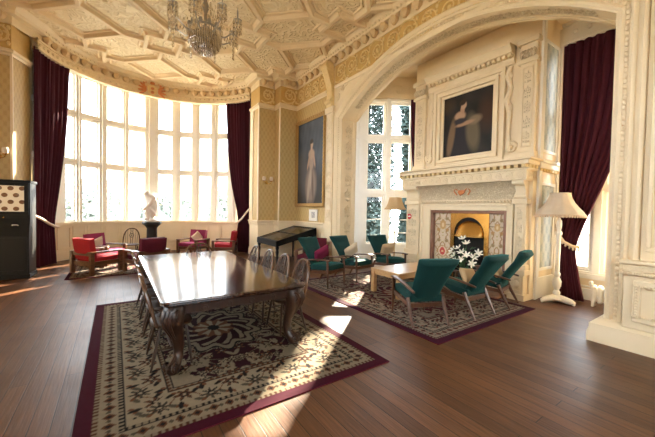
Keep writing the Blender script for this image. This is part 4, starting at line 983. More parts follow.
# ------------------------------------------------------------------ wheelback chairs
def windsor(label, loc, rz, hw=0.24, top=0.96, group=None, name='wheelback_chair'):
    t = thing(name, label, 'chair', loc, rz, group); q = MB()
    out = []
    for i in range(28):
        a = 2*PI*i/28; e = 0.75; x = math.copysign(abs(math.cos(a))**e, math.cos(a))*(hw+0.015); y = math.copysign(abs(math.sin(a))**e, math.sin(a))*0.205
        out.append((x*(1+0.08*(y/0.2)), y))
    k = len(out); vs = []
    for s_, z in ((0.86, 0.425), (1.0, 0.435), (1.0, 0.452), (0.94, 0.462)): vs += [(x*s_, y*s_, z) for x, y in out]
    vs += [(x*0.5, y*0.5, 0.452) for x, y in out]
    q.add(vs, [(i*k+j, i*k+(j+1)%k, (i+1)*k+(j+1)%k, (i+1)*k+j) for i in range(4) for j in range(k)]+[tuple(range(k))[::-1], tuple(4*k+j for j in range(k))]); q.build('seat', 'darkwood', t, smooth=50)
    H = top-0.455; back = lambda z: -0.165-0.14*((z-0.455)/H)
    hp = []
    for i in range(25):
        a = PI*i/24; x = -hw*math.copysign(abs(math.cos(a))**0.8, math.cos(a)); z = 0.455+H*math.sin(a)**0.75 if 0 < i < 24 else 0.455; hp.append((x, back(z), z))
    q = MB(); q.tube(hp, 0.018, 8); q.build('hoop', 'hoopwood', t)
    def ztop(x): return 0.455+H*(max(0.0, 1-min(1, abs(x/hw))**(2/0.8)))**0.375
    for x in (-0.74, -0.5, 0.5, 0.74):
        zt = ztop(x*hw); q = MB(); q.tube([(x*hw*0.9, back(0.455), 0.45), (x*hw*0.95, back((0.455+zt)/2), (0.455+zt)/2), (x*hw, back(zt), zt)], [0.0045, 0.0055, 0.004], 5); q.build('spindle', 'darkwood', t)
    q = MB(); zm = 0.455+H*0.55
    P = lambda x, z: (x, back(z), z)
    for sg in (-1, 1): q.tube([P(sg*0.028, 0.455), P(sg*0.022, 0.455+H*0.2), P(sg*0.04, zm-0.065)], 0.009, 5); q.tube([P(sg*0.04, zm+0.06), P(sg*0.024, zm+0.12), P(sg*0.034, top-0.008)], 0.009, 5)
    q.tube([P(0.058*math.cos(2*PI*i/20), zm+0.066*math.sin(2*PI*i/20)) for i in range(20)], 0.010, 5, closed=True)
    for i in range(6): a = PI/3*i+0.3; q.tube([P(0, zm), P(0.056*math.cos(a), zm+0.064*math.sin(a))], 0.0045, 4)
    q.ball(P(0, zm), 0.018, n=8, m=5); q.build('wheel_splat', 'darkwood', t)
    for sx in (-1, 1):
        for (y0, y1) in ((0.12, 0.17), (-0.12, -0.22)):
            a, c = Vector((sx*hw*0.68, y0, 0.44)), Vector((sx*(hw*0.68+0.075), y1, 0.0)); q = MB()
            rr = [0.011, 0.014, 0.018, 0.013, 0.019, 0.016, 0.013, 0.010]; q.tube([a+(c-a)*(i/7) for i in range(8)], rr, 8); q.build('leg', 'darkwood', t)
    q = MB(); f = 0.55
    for sx in (-1, 1): q.tube([(sx*(hw*0.68+0.041), 0.148, 0.2), (sx*(hw*0.68+0.041), -0.02, 0.2), (sx*(hw*0.68+0.041), -0.175, 0.2)], [0.008, 0.013, 0.008], 6)
    q.tube([(-(hw*0.68+0.041), -0.02, 0.2), (0, -0.02, 0.2), (hw*0.68+0.041, -0.02, 0.2)], [0.008, 0.013, 0.008], 6); q.build('stretcher', 'darkwood', t)
    return t
ZR = 0.0155
GC = 'wheelback chairs round the dining table'
w0 = windsor('wheelback chair on the left long side of the table, nearest the camera', (0.52, 3.80, ZR), face(1, 0), group=GC)
for y, l in ((4.40, 'wheelback chair on the left long side of the table, second from the camera'), (5.10, 'wheelback chair on the left long side of the table, third from the camera'), (5.90, 'wheelback chair on the left long side of the table, farthest from the camera')):
    dup(w0, (0.53, y, ZR), face(1, 0.02), l)
for y, l in ((3.92, 'wheelback chair on the fireplace side of the table, nearest the front corner'), (4.52, 'wheelback chair on the fireplace side of the table, second from front corner'), (5.12, 'wheelback chair on the fireplace side of the table, third from front corner'), (5.78, 'wheelback chair on the fireplace side of the table, farthest along')):
    dup(w0, (1.985, y, ZR), face(-1, 0.03), l)
windsor('wide low-backed wheelback chair at the window end of the table', (1.50, 6.95, ZR), face(-0.1, -1), 0.31, 0.90, GC)
dup(w0, (0.42, 12.15, 0), face(-0.2, -1), 'lone wheelback chair against the bay dado behind the red armchairs', 'wheelback chair in the bay')

# ------------------------------------------------------------------ curtains
def curtain(name, label, top_pts, A, Bf, ztop, folds, amp=0.07, zs=44, nu=90, tie=None, group=None, thick=0.012):
    """A(v), Bf(v): fixed and swept edge in plan at height fraction v (0 top, 1 floor)"""
    t = thing(name, label, 'curtain', (*A(1.0), 0), 0, group); o = Vector((*A(1.0), 0)); q = MB()
    def fn(u, v):
        a, c = Vector(A(v)), Vector(Bf(v)); d = c-a; n = Vector((-d.y, d.x)).normalized()
        bow = top_pts*(4*u*(1-u))*(d.length/ max(0.01, (Vector(Bf(0))-Vector(A(0))).length))
        ph = u*folds*2*PI+0.5*math.sin(5*u+2*v); am = amp*(0.55+0.45*math.sin(3*u+1)**2)*(0.75+0.25*v)
        p = a+d*u+n*(math.sin(ph)*am+0.3*am*math.sin(2.3*ph+1)+bow); return (p.x-o.x, p.y-o.y, ztop*(1-v)+0.015)
    q.grid(fn, nu, zs); ob = q.build('drape', 'drape', t, smooth=80)
    sm = ob.modifiers.new('thickness', 'SOLIDIFY'); sm.thickness = thick
    return t, o
def interp(keys):
    def f(v):
        for k, ((v0, p0), (v1, p1)) in enumerate(zip(keys, keys[1:])):
            if v <= v1 or k == len(keys)-2:
                q0, q3 = keys[max(0, k-1)], keys[min(len(keys)-1, k+2)]; h = v1-v0; t = (v-v0)/h; o = []
                for c in (0, 1):
                    m0_ = (p1[c]-q0[1][c])/max(1e-6, v1-q0[0])*h; m1_ = (q3[1][c]-p0[c])/max(1e-6, q3[0]-v0)*h
                    o.append((2*t**3-3*t*t+1)*p0[c]+(t**3-2*t*t+t)*m0_+(-2*t**3+3*t*t)*p1[c]+(t**3-t*t)*m1_)
                return tuple(o)
    return f
A0, A1 = bayp(3.17, 163.6), bayp(3.17, 141)
m0 = lambda f: (A0[0]+(A1[0]-A0[0])*f, A0[1]+(A1[1]-A0[1])*f)
t, o = curtain('curtain', 'long burgundy curtain tied back at the cabinet side of the bay', 0.12, lambda v: A0, interp([(0, m0(1.0)), (0.35, m0(0.88)), (0.60, m0(0.68)), (0.80, m0(0.50)), (0.9, m0(0.52)), (1.0, m0(0.56))]), 5.86, 9, 0.06, group='bay curtains')
b = MB(); pa = [Vector((*m0(f), z))-o for f, z in ((-0.12, 1.42), (0.05, 1.32), (0.25, 1.18), (0.45, 1.09), (0.56, 1.07))]; nn = Vector((math.cos(R(-35)), math.sin(R(-35)), 0))*0.12
b.tube([p+nn*(0.6+0.5*math.sin(PI*i/4)) for i, p in enumerate(pa)], 0.035, 8); b.build('tie_back', 'rope', t)
B0, B1 = bayp(3.17, 21.5), bayp(3.17, 43.5)
m1 = lambda f: (B0[0]+(B1[0]-B0[0])*f, B0[1]+(B1[1]-B0[1])*f)
t, o = curtain('curtain', 'long burgundy curtain tied back beside the wall sconce', -0.12, lambda v: B0, interp([(0, m1(1.0)), (0.3, m1(0.9)), (0.55, m1(0.72)), (0.78, m1(0.44)), (0.9, m1(0.5)), (1.0, m1(0.56))]), 5.86, 10, 0.06, group='bay curtains')
b = MB(); pa = [Vector((*m1(f), z))-o for f, z in ((-0.06, 1.72), (0.06, 1.55), (0.22, 1.32), (0.38, 1.18), (0.48, 1.14))]; nn = Vector((-0.8, -0.55, 0))*0.13
b.tube([p+nn*(0.7+0.4*math.sin(PI*i/4)) for i, p in enumerate(pa)], 0.035, 8); b.build('tie_back', 'rope', t)
t, o = curtain('curtain', 'dark burgundy curtain tied back at the window beside the cream floor lamp', 0.0, lambda v: (7.56, 2.60), interp([(0, (7.56, 1.26)), (0.3, (7.56, 1.47)), (0.55, (7.56, 1.87)), (0.79, (7.56, 2.27)), (0.9, (7.56, 2.22)), (1.0, (7.56, 2.12))]), 5.16, 9, 0.045)
b = MB(); pa = [Vector(p)-o for p in ((7.5, 2.6, 1.5), (7.44, 2.54, 1.3), (7.44, 2.44, 1.16), (7.46, 2.30, 1.08), (7.54, 2.22, 1.07))]
b.tube(pa, 0.03, 8)
for i in range(10):
    f = i/9; k = min(3, int(f*4)); p = pa[k].lerp(pa[k+1], f*4-k); b.ball(p-Vector((0,0,0.05)), 0.018, 0.018, 0.035, 6, 4)
b.build('tie_back', 'rope', t)
P_ = lambda s, off=0.14: (WP+WU*s+WN*off)
t, o = curtain('curtain', 'narrow burgundy curtain hanging left of the overmantel in the inglenook', 0.0, lambda v: tuple(P_(1.95, 0.2))[:2], interp([(0, tuple(P_(1.62, 0.2))[:2]), (0.3, tuple(P_(1.67, 0.2))[:2]), (0.55, tuple(P_(1.84, 0.2))[:2]), (1, tuple(P_(1.86, 0.2))[:2])]), 5.05, 4, 0.03, nu=40)

# ------------------------------------------------------------------ soft helpers
def cushion_mb(w, h, t, n=13):
    q = MB()
    def side(s_):
        def fn(u, v):
            x, y = (u-0.5)*2, (v-0.5)*2; k = max(0.0, (1-x**4)*(1-y**4)); pin = 1-0.07*(1-abs(x)**2)*abs(y)**3-0.0
            pin2 = 1-0.07*(1-abs(y)**2)*abs(x)**3
            return (x*w/2*pin2, s_*t/2*k**0.45, y*h/2*pin)
        return fn
    q.grid(side(-1), n, n); q.grid(side(1), n, n); return q
def cushion(label, loc, rz, tilt, material, size=(0.46, 0.42, 0.16), roll_=0.0, group=None):
    q = cushion_mb(*size); o = q.build('cushion', material, smooth=80); o.location = loc
    o.rotation_euler = (Matrix.Rotation(rz, 4, 'Z') @ Matrix.Rotation(tilt, 4, 'X') @ Matrix.Rotation(roll_, 4, 'Y')).to_euler()
    return tag(o, label, 'cushion', group)
def slab(q, x0, x1, y0, y1, z0, z1, puff=0.015, n=7):
    def top(u, v): e = (1-(2*u-1)**6)*(1-(2*v-1)**6); return (x0+(x1-x0)*u, y0+(y1-y0)*v, z1-0.02+0.02*e**0.5+puff*e)
    def bot(u, v): return (x0+(x1-x0)*u, y0+(y1-y0)*v, z0)
    q.grid(top, n, n); q.grid(bot, n, n)
    q.add([(x0,y0,z0),(x1,y0,z0),(x1,y1,z0),(x0,y1,z0),(x0,y0,z1-0.02),(x1,y0,z1-0.02),(x1,y1,z1-0.02),(x0,y1,z1-0.02)], [(0,1,5,4),(1,2,6,5),(2,3,7,6),(3,0,4,7)])

# ------------------------------------------------------------------ green armchairs
def green_chair(label, loc, rz, group):
    t = thing('green_armchair', label, 'armchair', loc, rz, group)
    for sx in (-1, 1):
        x = sx*0.285
        q = MB(); q.tube([(x, 0.33, 0.585), (x, 0.34, 0.36), (x, 0.355, 0.0)], [0.026, 0.027, 0.016], 8); q.build('leg', 'teak', t)
        q = MB(); q.tube([(x, -0.20, 0.40), (x, -0.27, 0.24), (x*1.0, -0.40, 0.0)], [0.03, 0.028, 0.017], 8); q.build('leg', 'teak', t)
        q = MB()
        prof = [(0.40, 0.595, 0.032), (0.30, 0.605, 0.036), (0.10, 0.595, 0.030), (-0.12, 0.57, 0.026), (-0.32, 0.535, 0.022), (-0.40, 0.52, 0.018)]
        vs = []
        for y, z, hw in prof: vs += [(x-hw, y, z-0.014), (x+hw, y, z-0.014), (x+hw, y, z+0.014), (x-hw, y, z+0.014)]
        q.add(vs, [(4*i+j, 4*i+(j+1)%4, 4*i+4+(j+1)%4, 4*i+4+j) for i in range(5) for j in range(4)]+[(3,2,1,0), (20,21,22,23)]); q.build('armrest', 'teak', t, bevel=0.006)
        q = MB(); q.bar((x*0.97, 0.345, 0.345), (x*0.97, -0.24, 0.29), 0.024, 0.065); q.build('side_rail', 'teak', t, bevel=0.004)
    for y_, z_ in ((0.335, 0.335), (-0.235, 0.285)): q = MB(); q.bar((-0.28, y_, z_), (0.28, y_, z_), 0.024, 0.065); q.build('cross_rail', 'teak', t, bevel=0.004)
    q = MB(Matrix.Translation((0, 0.06, 0.415)) @ Matrix.Rotation(R(5), 4, 'X')); slab(q, -0.258, 0.258, -0.30, 0.30, -0.055, 0.065, 0.02, 9); q.build('seat_cushion', 'green', t, smooth=60, bevel=0.012)
    # tall waisted back with a rolled head
    q = MB(); n = 14
    def backf(s_):
        def fn(u, v):
            hw = 0.235+0.075*v**1.6; x = (u-0.5)*2; y0 = -0.16-0.40*v-0.06*v*v; z = 0.36+0.66*v
            thick = 0.055*(1-0.35*abs(x)**4)+0.05*max(0.0, v-0.72)/0.28*1.0*(1 if s_ > 0 else 0.2)
            if v > 0.93: thick *= math.sqrt(max(0.02, 1-((v-0.93)/0.07)**2))
            wing = 0.035*abs(x)**2.5*(0.4+0.6*v)
            return (x*hw, y0+s_*thick*max(0.12, (1-abs(x)**8))+wing, z+s_*thick*0.45)
        return fn
    q.grid(backf(1), n, 22); q.grid(lambda u, v: backf(-1)(1-u, v), n, 22)
    e1, e2 = backf(1), backf(-1)
    q.grid(lambda u, v: tuple(Vector(e1(0, v)).lerp(Vector(e2(0, v)), u)), 3, 22); q.grid(lambda u, v: tuple(Vector(e2(1, v)).lerp(Vector(e1(1, v)), u)), 3, 22)
    q.grid(lambda u, v: tuple(Vector(e1(u, 1)).lerp(Vector(e2(u, 1)), v)), n, 3); q.grid(lambda u, v: tuple(Vector(e2(u, 0)).lerp(Vector(e1(u, 0)), v)), n, 3)
    o = q.build('backrest', 'green', t, smooth=70); import bmesh
    bm = bmesh.new(); bm.from_mesh(o.data); bmesh.ops.remove_doubles(bm, verts=bm.verts, dist=0.0008); bmesh.ops.recalc_face_normals(bm, faces=bm.faces); bm.to_mesh(o.data); bm.free()
    for p in o.data.polygons: p.use_smooth = True
    return t
G1 = 'green armchairs on the window side of the fireplace rug'; G2 = 'green armchairs on the near side of the fireplace rug'
gA = green_chair('green velvet armchair with a plum cushion, beside the glass display case', (3.97, 5.87, ZR), face(0.25, -0.97), G1)
dup(gA, (4.92, 5.97, ZR), face(0.15, -0.98), 'green velvet armchair with a cream cushion, middle of the three by the arch pier')
dup(gA, (5.97, 5.82, ZR), face(-0.15, -1), 'green velvet armchair with a beige cushion, in front of the inglenook window')
dup(gA, (3.98, 3.20, ZR), face(0.4, 0.92), 'green velvet armchair seen from behind, at the rug corner nearest the camera', G2)
dup(gA, (4.97, 3.05, ZR), face(0.03, 1), 'green velvet armchair seen from behind, middle of the three facing the coffee table', G2)
dup(gA, (5.93, 3.08, ZR), face(-0.2, 0.98), 'green velvet armchair turned away, nearest the cream floor lamp', G2)
def onchair(loc, rz, lx, ly, z):
    return (loc[0]+lx*math.cos(rz)-ly*math.sin(rz), loc[1]+lx*math.sin(rz)+ly*math.cos(rz), z)
def chair_cushion(label, cl, rz, material, lx=0.0, roll_=0.0, ly=-0.12, z=0.70, size=None):
    return cushion(label, onchair(cl, rz, lx, ly, z), rz, R(-31), material, size or (0.42, 0.36, 0.13), roll_)
chair_cushion('plum cushion propped on the green armchair beside the display case', (3.97, 5.87), face(0.25, -0.97), 'plum_fab', -0.02, R(30))
chair_cushion('cream cushion propped on the middle green armchair by the arch pier', (4.92, 5.97), face(0.15, -0.98), 'cream_fab', -0.02, R(35))
chair_cushion('beige cushion propped on the green armchair in front of the inglenook window', (5.97, 5.82), face(-0.15, -1), 'beige_fab', -0.06, R(8))
chair_cushion('beige cushion on the armchair at the rug corner nearest the camera', (3.98, 3.20), face(0.4, 0.92), 'beige_fab', 0.06, R(8), z=0.62, size=(0.38, 0.30, 0.12))
chair_cushion('beige cushion half hidden on the middle of the chairs seen from behind', (4.97, 3.05), face(0.03, 1), 'beige_fab', 0.0, R(8), z=0.63, size=(0.36, 0.29, 0.11), ly=-0.09)
chair_cushion('tan cushion leaning on the armchair nearest the cream floor lamp', (5.93, 3.08), face(-0.2, 0.98), 'beige_fab', 0.0, R(8), z=0.63, size=(0.36, 0.29, 0.11), ly=-0.09)

# ------------------------------------------------------------------ coffee table
ct = thing('coffee_table', 'low pale oak coffee table between the green armchairs', 'table', (5.2, 4.45, ZR)); W_, D_ = 0.74, 0.40
b = MB(); b.box(-W_, W_, -D_, D_, 0.455, 0.50); b.build('tabletop', 'oak', ct, bevel=0.006)
b = MB(); b.box(-W_+0.03, W_-0.03, -D_+0.03, -D_+0.055, 0.375, 0.455); b.box(-W_+0.03, W_-0.03, D_-0.055, D_-0.03, 0.375, 0.455); b.box(-W_+0.03, -W_+0.055, -D_+0.05, D_-0.05, 0.375, 0.455); b.box(W_-0.055, W_-0.03, -D_+0.05, D_-0.05, 0.375, 0.455)
b.build('apron', 'oak', ct, bevel=0.003)
for sx in (-1, 1):
    for sy in (-1, 1): b = MB(); b.box(sx*(W_-0.05)-0.045, sx*(W_-0.05)+0.045, sy*(D_-0.05)-0.045, sy*(D_-0.05)+0.045, 0, 0.455); b.build('leg', 'oak', ct, bevel=0.005)

# ------------------------------------------------------------------ red armchairs
def red_chair(label, loc, rz, material, group=None, material2=None):
    t = thing('red_armchair', label, 'armchair', loc, rz, group); w, d = 0.37, 0.35
    for sx in (-1, 1):
        for sy, h in ((1, 0.53), (-1, 0.55)): q = MB(); q.box(sx*w-0.04, sx*w+0.04, sy*d-0.045, sy*d+0.045, 0, h); q.build('leg', 'redwood', t, bevel=0.006)
        q = MB(); q.box(sx*w-0.055, sx*w+0.055, -d-0.04, d+0.04, 0.53, 0.565); q.build('armrest', 'redwood', t, bevel=0.008)
        q = MB(); q.box(sx*w-0.02, sx*w+0.02, -d+0.04, d-0.04, 0.22, 0.32); q.build('side_rail', 'redwood', t, bevel=0.004)
    for ya, yb, za, zb_ in ((d-0.03, d+0.01, 0.2, 0.30), (-d-0.01, -d+0.03, 0.2, 0.32), (-d-0.025, -d+0.015, 0.46, 0.56)): q = MB(); q.box(-w+0.03, w-0.03, ya, yb, za, zb_); q.build('cross_rail', 'redwood', t, bevel=0.004)
    q = MB(Matrix.Translation((0, 0.03, 0.36)) @ Matrix.Rotation(R(4), 4, 'X')); slab(q, -w+0.045, w-0.045, -0.30, 0.36, -0.06, 0.07, 0.02, 9); q.build('seat_cushion', material, t, smooth=60, bevel=0.012)
    q = MB(Matrix.Translation((0, -0.30, 0.62)) @ Matrix.Rotation(R(98), 4, 'X') @ Matrix.Rotation(R(0), 4, 'Y')); slab(q, -w+0.045, w-0.045, -0.26, 0.26, -0.07, 0.07, 0.02, 9)
    q.M = Matrix.Identity(4); q.build('back_cushion', material2 or material, t, smooth=60, bevel=0.015)
    return t
GR = 'red armchairs in the bay'
rA = red_chair('bright red armchair with its wooden back to the camera, by the bay curtain', (-0.38, 9.88, 0.0135), face(0.83, 0.56), 'red', GR)
red_chair('magenta armchair facing the room, behind the bright red one', (-0.25, 11.17, 0.0135), face(0.80, -0.60), 'pink', GR)
red_chair('dark maroon armchair with its back to the dining table end', (0.70, 9.50, 0.0135), face(-0.41, 0.91), 'maroon', GR)
red_chair('magenta armchair with cream cushion at the far right of the bay', (2.38, 12.15, 0.0), face(-0.75, -0.66), 'pink', GR)
red_chair('red armchair seen side-on in front of the right bay curtain', (3.32, 11.42, 0.0), face(-0.85, 0.4), 'red', GR)
red_chair('maroon armchair in the corner behind the green chair and display case', (4.72, 7.62, 0.0), face(-0.75, -0.65), 'maroon', GR)
cushion('cream cushion on the magenta armchair at the far right of the bay', (2.55, 12.32, 0.60), face(-0.75, -0.66), R(-22), 'cream_fab', (0.44, 0.36, 0.13), R(35))
cushion('cream cushion on the magenta armchair behind the bright red one', (-0.44, 11.30, 0.60), face(0.80, -0.60), R(-20), 'cream_fab', (0.40, 0.34, 0.12), R(25))

# ------------------------------------------------------------------ floor lamps
def shade_lathe(prof, nrib, amp, n=48):
    q = MB(); vs = []
    for r_, z in prof:
        for j in range(n): a = 2*PI*j/n; k = r_*(1+amp*abs(math.cos(nrib*a/2))); vs.append((k*math.cos(a), k*math.sin(a), z))
    q.add(vs, [(i*n+j, i*n+(j+1)%n, (i+1)*n+(j+1)%n, (i+1)*n+j) for i in range(len(prof)-1) for j in range(n)]); return q
t = thing('floor_lamp', 'cream turned floor lamp with a large fringed shade, beside the fireplace', 'floor lamp', (7.06, 2.40, 0))
b = MB()
for i in range(3):
    a = 2*PI*i/3+0.5; c, s_ = math.cos(a), math.sin(a)
    b.tube([(0, 0, 0.10), (0.12*c, 0.12*s_, 0.085), (0.24*c, 0.24*s_, 0.065), (0.30*c, 0.30*s_, 0.045)], [0.07, 0.065, 0.055, 0.03], 8); b.ball((0.28*c, 0.28*s_, 0.03), 0.03, n=8, m=5)
b.lathe([(0.10, 0.05), (0.13, 0.08), (0.09, 0.13), (0.05, 0.15)], n=16); b.build('base', 'white', t, smooth=60)
b = MB(); b.lathe([(0.05, 0.13), (0.065, 0.20), (0.04, 0.25), (0.07, 0.33), (0.075, 0.42), (0.04, 0.50), (0.055, 0.54), (0.055, 0.57), (0.035, 0.60), (0.04, 1.0), (0.042, 1.3), (0.06, 1.33), (0.06, 1.36), (0.035, 1.4), (0.05, 1.5), (0.045, 1.58), (0.025, 1.62), (0.012, 1.66), (0.012, 2.1)], n=16); b.build('pole', 'white', t)
b = shade_lathe([(0.385, 1.70), (0.36, 1.755), (0.29, 1.84), (0.225, 1.93), (0.185, 2.02), (0.165, 2.10), (0.17, 2.12)], 12, 0.045); sh = b.build('lamp_shade', 'shade_cream', t, smooth=60)
b = MB()
for j in range(54): a = 2*PI*j/54; b.ball((0.40*math.cos(a), 0.40*math.sin(a), 1.675), 0.016, 0.016, 0.03, 6, 4)
b.tube([(0.395*math.cos(2*PI*j/40), 0.395*math.sin(2*PI*j/40), 1.70) for j in range(40)], 0.012, 5, closed=True); b.build('fringe', 'rope', sh)
t = thing('floor_lamp', 'slim floor lamp with a tan shade in front of the inglenook window', 'floor lamp', (6.52, 6.14, 0))
b = MB(); b.lathe([(0.16, 0), (0.17, 0.02), (0.12, 0.05), (0.03, 0.08)], n=20); b.build('base', 'oak', t)
b = MB(); b.lathe([(0.03, 0.07), (0.035, 0.3), (0.02, 0.4), (0.018, 1.5), (0.024, 1.55), (0.01, 1.6), (0.01, 2.06)], n=10); b.build('pole', 'shade_tan', t)
b = shade_lathe([(0.31, 1.76), (0.25, 1.84), (0.20, 1.95), (0.17, 2.08), (0.172, 2.10)], 12, 0.03); b.build('lamp_shade', 'shade_tan', t, smooth=60)

# ------------------------------------------------------------------ chandelier
t = thing('chandelier', 'crystal and bronze chandelier hanging from the plaster ceiling over the table', 'chandelier', (1.44, 6.4, 0)); ZB = 4.66; rnd = random.Random(4)
def drop(q, p, s_): q.ball(p, s_*0.45, s_*0.45, s_, 6, 4)
b = MB(); b.lathe([(0.015, ZB+0.12), (0.05, ZB+0.16), (0.03, ZB+0.25), (0.09, ZB+0.42), (0.10, ZB+0.5), (0.03, ZB+0.58), (0.025, ZB+0.8), (0.07, ZB+0.92), (0.025, ZB+1.05), (0.02, ZC)], n=12); b.lathe([(0.12, ZC-0.05), (0.14, ZC)], n=16); b.build('stem', 'bronze', t)
b = MB(); b.tube([(0.29*math.cos(2*PI*i/32), 0.29*math.sin(2*PI*i/32), ZB+0.47) for i in range(32)], 0.022, 6, closed=True); b.tube([(0.2*math.cos(2*PI*i/24), 0.2*math.sin(2*PI*i/24), ZB+0.30) for i in range(24)], 0.012, 6, closed=True)
for i in range(12): a = 2*PI*i/12; b.ball((0.29*math.cos(a), 0.29*math.sin(a), ZB+0.52), 0.04, 0.04, 0.05, 6, 4)
b.build('ring', 'bronze', t)
b = MB()
for ring, (r_, n_, zt, ln) in enumerate(((0.29, 44, 0.46, 0.20), (0.255, 40, 0.36, 0.19), (0.20, 32, 0.29, 0.18), (0.14, 24, 0.22, 0.16), (0.075, 14, 0.16, 0.13))):
    for i in range(n_):
        a = 2*PI*(i+0.5*ring)/n_
        b.ball((r_*math.cos(a), r_*math.sin(a), ZB+zt-ln*0.62), 0.013, 0.013, ln*0.68, 6, 5); drop(b, (r_*math.cos(a), r_*math.sin(a), ZB+zt), 0.03)
b.ball((0, 0, ZB+0.03), 0.05, n=10, m=6)
for i in range(70):
    a, z = rnd.random()*6.28, 0.5+rnd.random()*0.75; r_ = 0.08+0.12*rnd.random(); drop(b, (r_*math.cos(a), r_*math.sin(a), ZB+z), 0.035)
o = b.build('crystal_fringe', 'crystal', t, smooth=0); o['kind'] = 'stuff'
for i in range(8):
    a = 2*PI*i/8+0.25; c, s_ = math.cos(a), math.sin(a); X = lambda r_, z: (r_*c, r_*s_, ZB+z)
    q = MB(); q.tube([X(0.05, 0.45), X(0.18, 0.36), X(0.38, 0.36), X(0.53, 0.46), X(0.60, 0.58), X(0.61, 0.66)], [0.018, 0.016, 0.014, 0.012, 0.012, 0.012], 7); q.lathe([(0.02, 0.66), (0.075, 0.68), (0.085, 0.70), (0.02, 0.70)], (0.61*c, 0.61*s_, ZB), 12); ar = q.build('arm', 'bronze', t)
    q = MB(); q.lathe([(0.014, 0.70), (0.014, 0.86), (0.006, 0.90), (0.002, 0.95)], (0.61*c, 0.61*s_, ZB), 8); q.build('candle_tube', 'bronze', ar)
    q = MB()
    for j in range(9):
        a2 = 2*PI*j/9; px, py = 0.61*c+0.075*math.cos(a2), 0.61*s_+0.075*math.sin(a2)
        for k in range(3): drop(q, (px, py, ZB+0.65-0.085*k), 0.045)
    for k in range(5): drop(q, (0.61*c, 0.61*s_, ZB+0.50-0.08*k), 0.055)
    for k in range(9): f = k/8; drop(q, (c*(0.1+0.5*f), s_*(0.1+0.5*f), ZB+1.0-0.4*f-0.25*math.sin(PI*f)), 0.028)
    for k in range(7): f = k/6; drop(q, (c*(0.3+0.2*f), s_*(0.3+0.2*f), ZB+0.45-0.16*math.sin(PI*f)), 0.026)
    o = q.build('crystal_drops', 'crystal', ar, smooth=0); o['kind'] = 'stuff'

# ------------------------------------------------------------------ black display cabinet with medallions
t = thing('display_cabinet', 'tall black cabinet with a board of round medallions behind the upper door', 'cabinet', (-2.24, 10.10, 0), R(-3))
hw, dp = 0.62, 0.30
b = MB(); b.prism([(-dp, 0.0), (-dp, 0.98), (-dp+0.10, 1.38), (-dp+0.10, 2.24), (dp, 2.24), (dp, 0)], (-hw, 0, 0), (0,1,0), (0,0,1), (1,0,0), 2*hw)
b.box(-hw-0.02, hw+0.02, -dp-0.015, dp, 0, 0.10); b.box(-hw-0.02, hw+0.02, -dp+0.07, dp+0.02, 2.20, 2.26); fixnormals(b.build('body', 'black', t, smooth=0, bevel=0.008))
b = MB(); panel_mould(b, (-hw+0.02, -dp+0.10, 1.46), (1,0,0), (0,0,1), (0,-1,0), 2*hw-0.04, 0.74, 0.075, 0.03); dr = b.build('door', 'black', t, smooth=0, bevel=0.006)
b = MB(); b.box(-hw+0.08, hw-0.08, -dp+0.088, -dp+0.10, 1.52, 2.14); b.build('display_board', 'paper', dr, smooth=0)
for r_ in range(4):
    for k in range(6):
        x = -hw+0.16+k*0.19+(0.09 if r_ % 2 == 0 else 0); z = 1.60+r_*0.155
        if x > hw-0.13: continue
        q = MB(); q.ball((x, -dp+0.086, z), 0.046, 0.014, 0.042, 14, 6); q.tube([(x+0.046*math.cos(2*PI*i/18), -dp+0.080, z+0.042*math.sin(2*PI*i/18)) for i in range(18)], 0.007, 5, closed=True); q.build('medallion', 'medal', t)
b = MB(); panel_mould(b, (-hw+0.03, -dp, 0.14), (1,0,0), (0,0,1), (0,-1,0), hw-0.05, 0.80, 0.05, 0.012); panel_mould(b, (0.02, -dp, 0.14), (1,0,0), (0,0,1), (0,-1,0), hw-0.05, 0.80, 0.05, 0.012); b.build('lower_doors', 'black', t, smooth=0)
for x in (-0.32, 0.02, 0.38):
    q = MB(); q.tube([(x-0.05, -dp+0.04, 1.22), (x-0.04, -dp+0.01, 1.235), (x+0.04, -dp+0.01, 1.235), (x+0.05, -dp+0.04, 1.22)], 0.012, 6); q.build('handle', 'marble', t)
q = MB(); q.ball((0.18, -dp+0.09, 1.40), 0.018, n=8, m=5); q.build('lock', 'brass', t)

# ------------------------------------------------------------------ sloped glass display case
t = thing('display_case', 'black table case with sloping glass top in the corner under the portrait', 'display case', (4.66, 9.18, 0))
X0, X1, Y0, Y1 = -0.72, 0.68, -0.78, 0.74; zf, zb = 0.75, 1.13
sl = lambda x: zf+(zb-zf)*(x-X0)/(X1-X0)
b = MB()
b.prism([(X0, zf-0.17), (X0, zf), (X0+0.07, zf+0.02), (X0+0.07, zf-0.17)], (0, Y0, 0), (1,0,0), (0,0,1), (0,1,0), Y1-Y0)
b.prism([(X1-0.05, zb-0.30), (X1-0.05, zb), (X1, zb), (X1, zb-0.30)], (0, Y0, 0), (1,0,0), (0,0,1), (0,1,0), Y1-Y0)
for y in (Y0, Y1-0.07): b.prism([(X0, zf-0.17), (X0, zf), (X1, zb), (X1, zb-0.20)], (0, y, 0), (1,0,0), (0,0,1), (0,1,0), 0.07)
fixnormals(b.build('body', 'black', t, smooth=0, bevel=0.005))
b = MB(); b.prism([(X0+0.03, zf-0.12), (X0+0.03, zf-0.07), (X1-0.03, zb-0.07), (X1-0.03, zb-0.12)], (0, Y0+0.03, 0), (1,0,0), (0,0,1), (0,1,0), Y1-Y0-0.06); fixnormals(b.build('lining', 'felt', t, smooth=0))
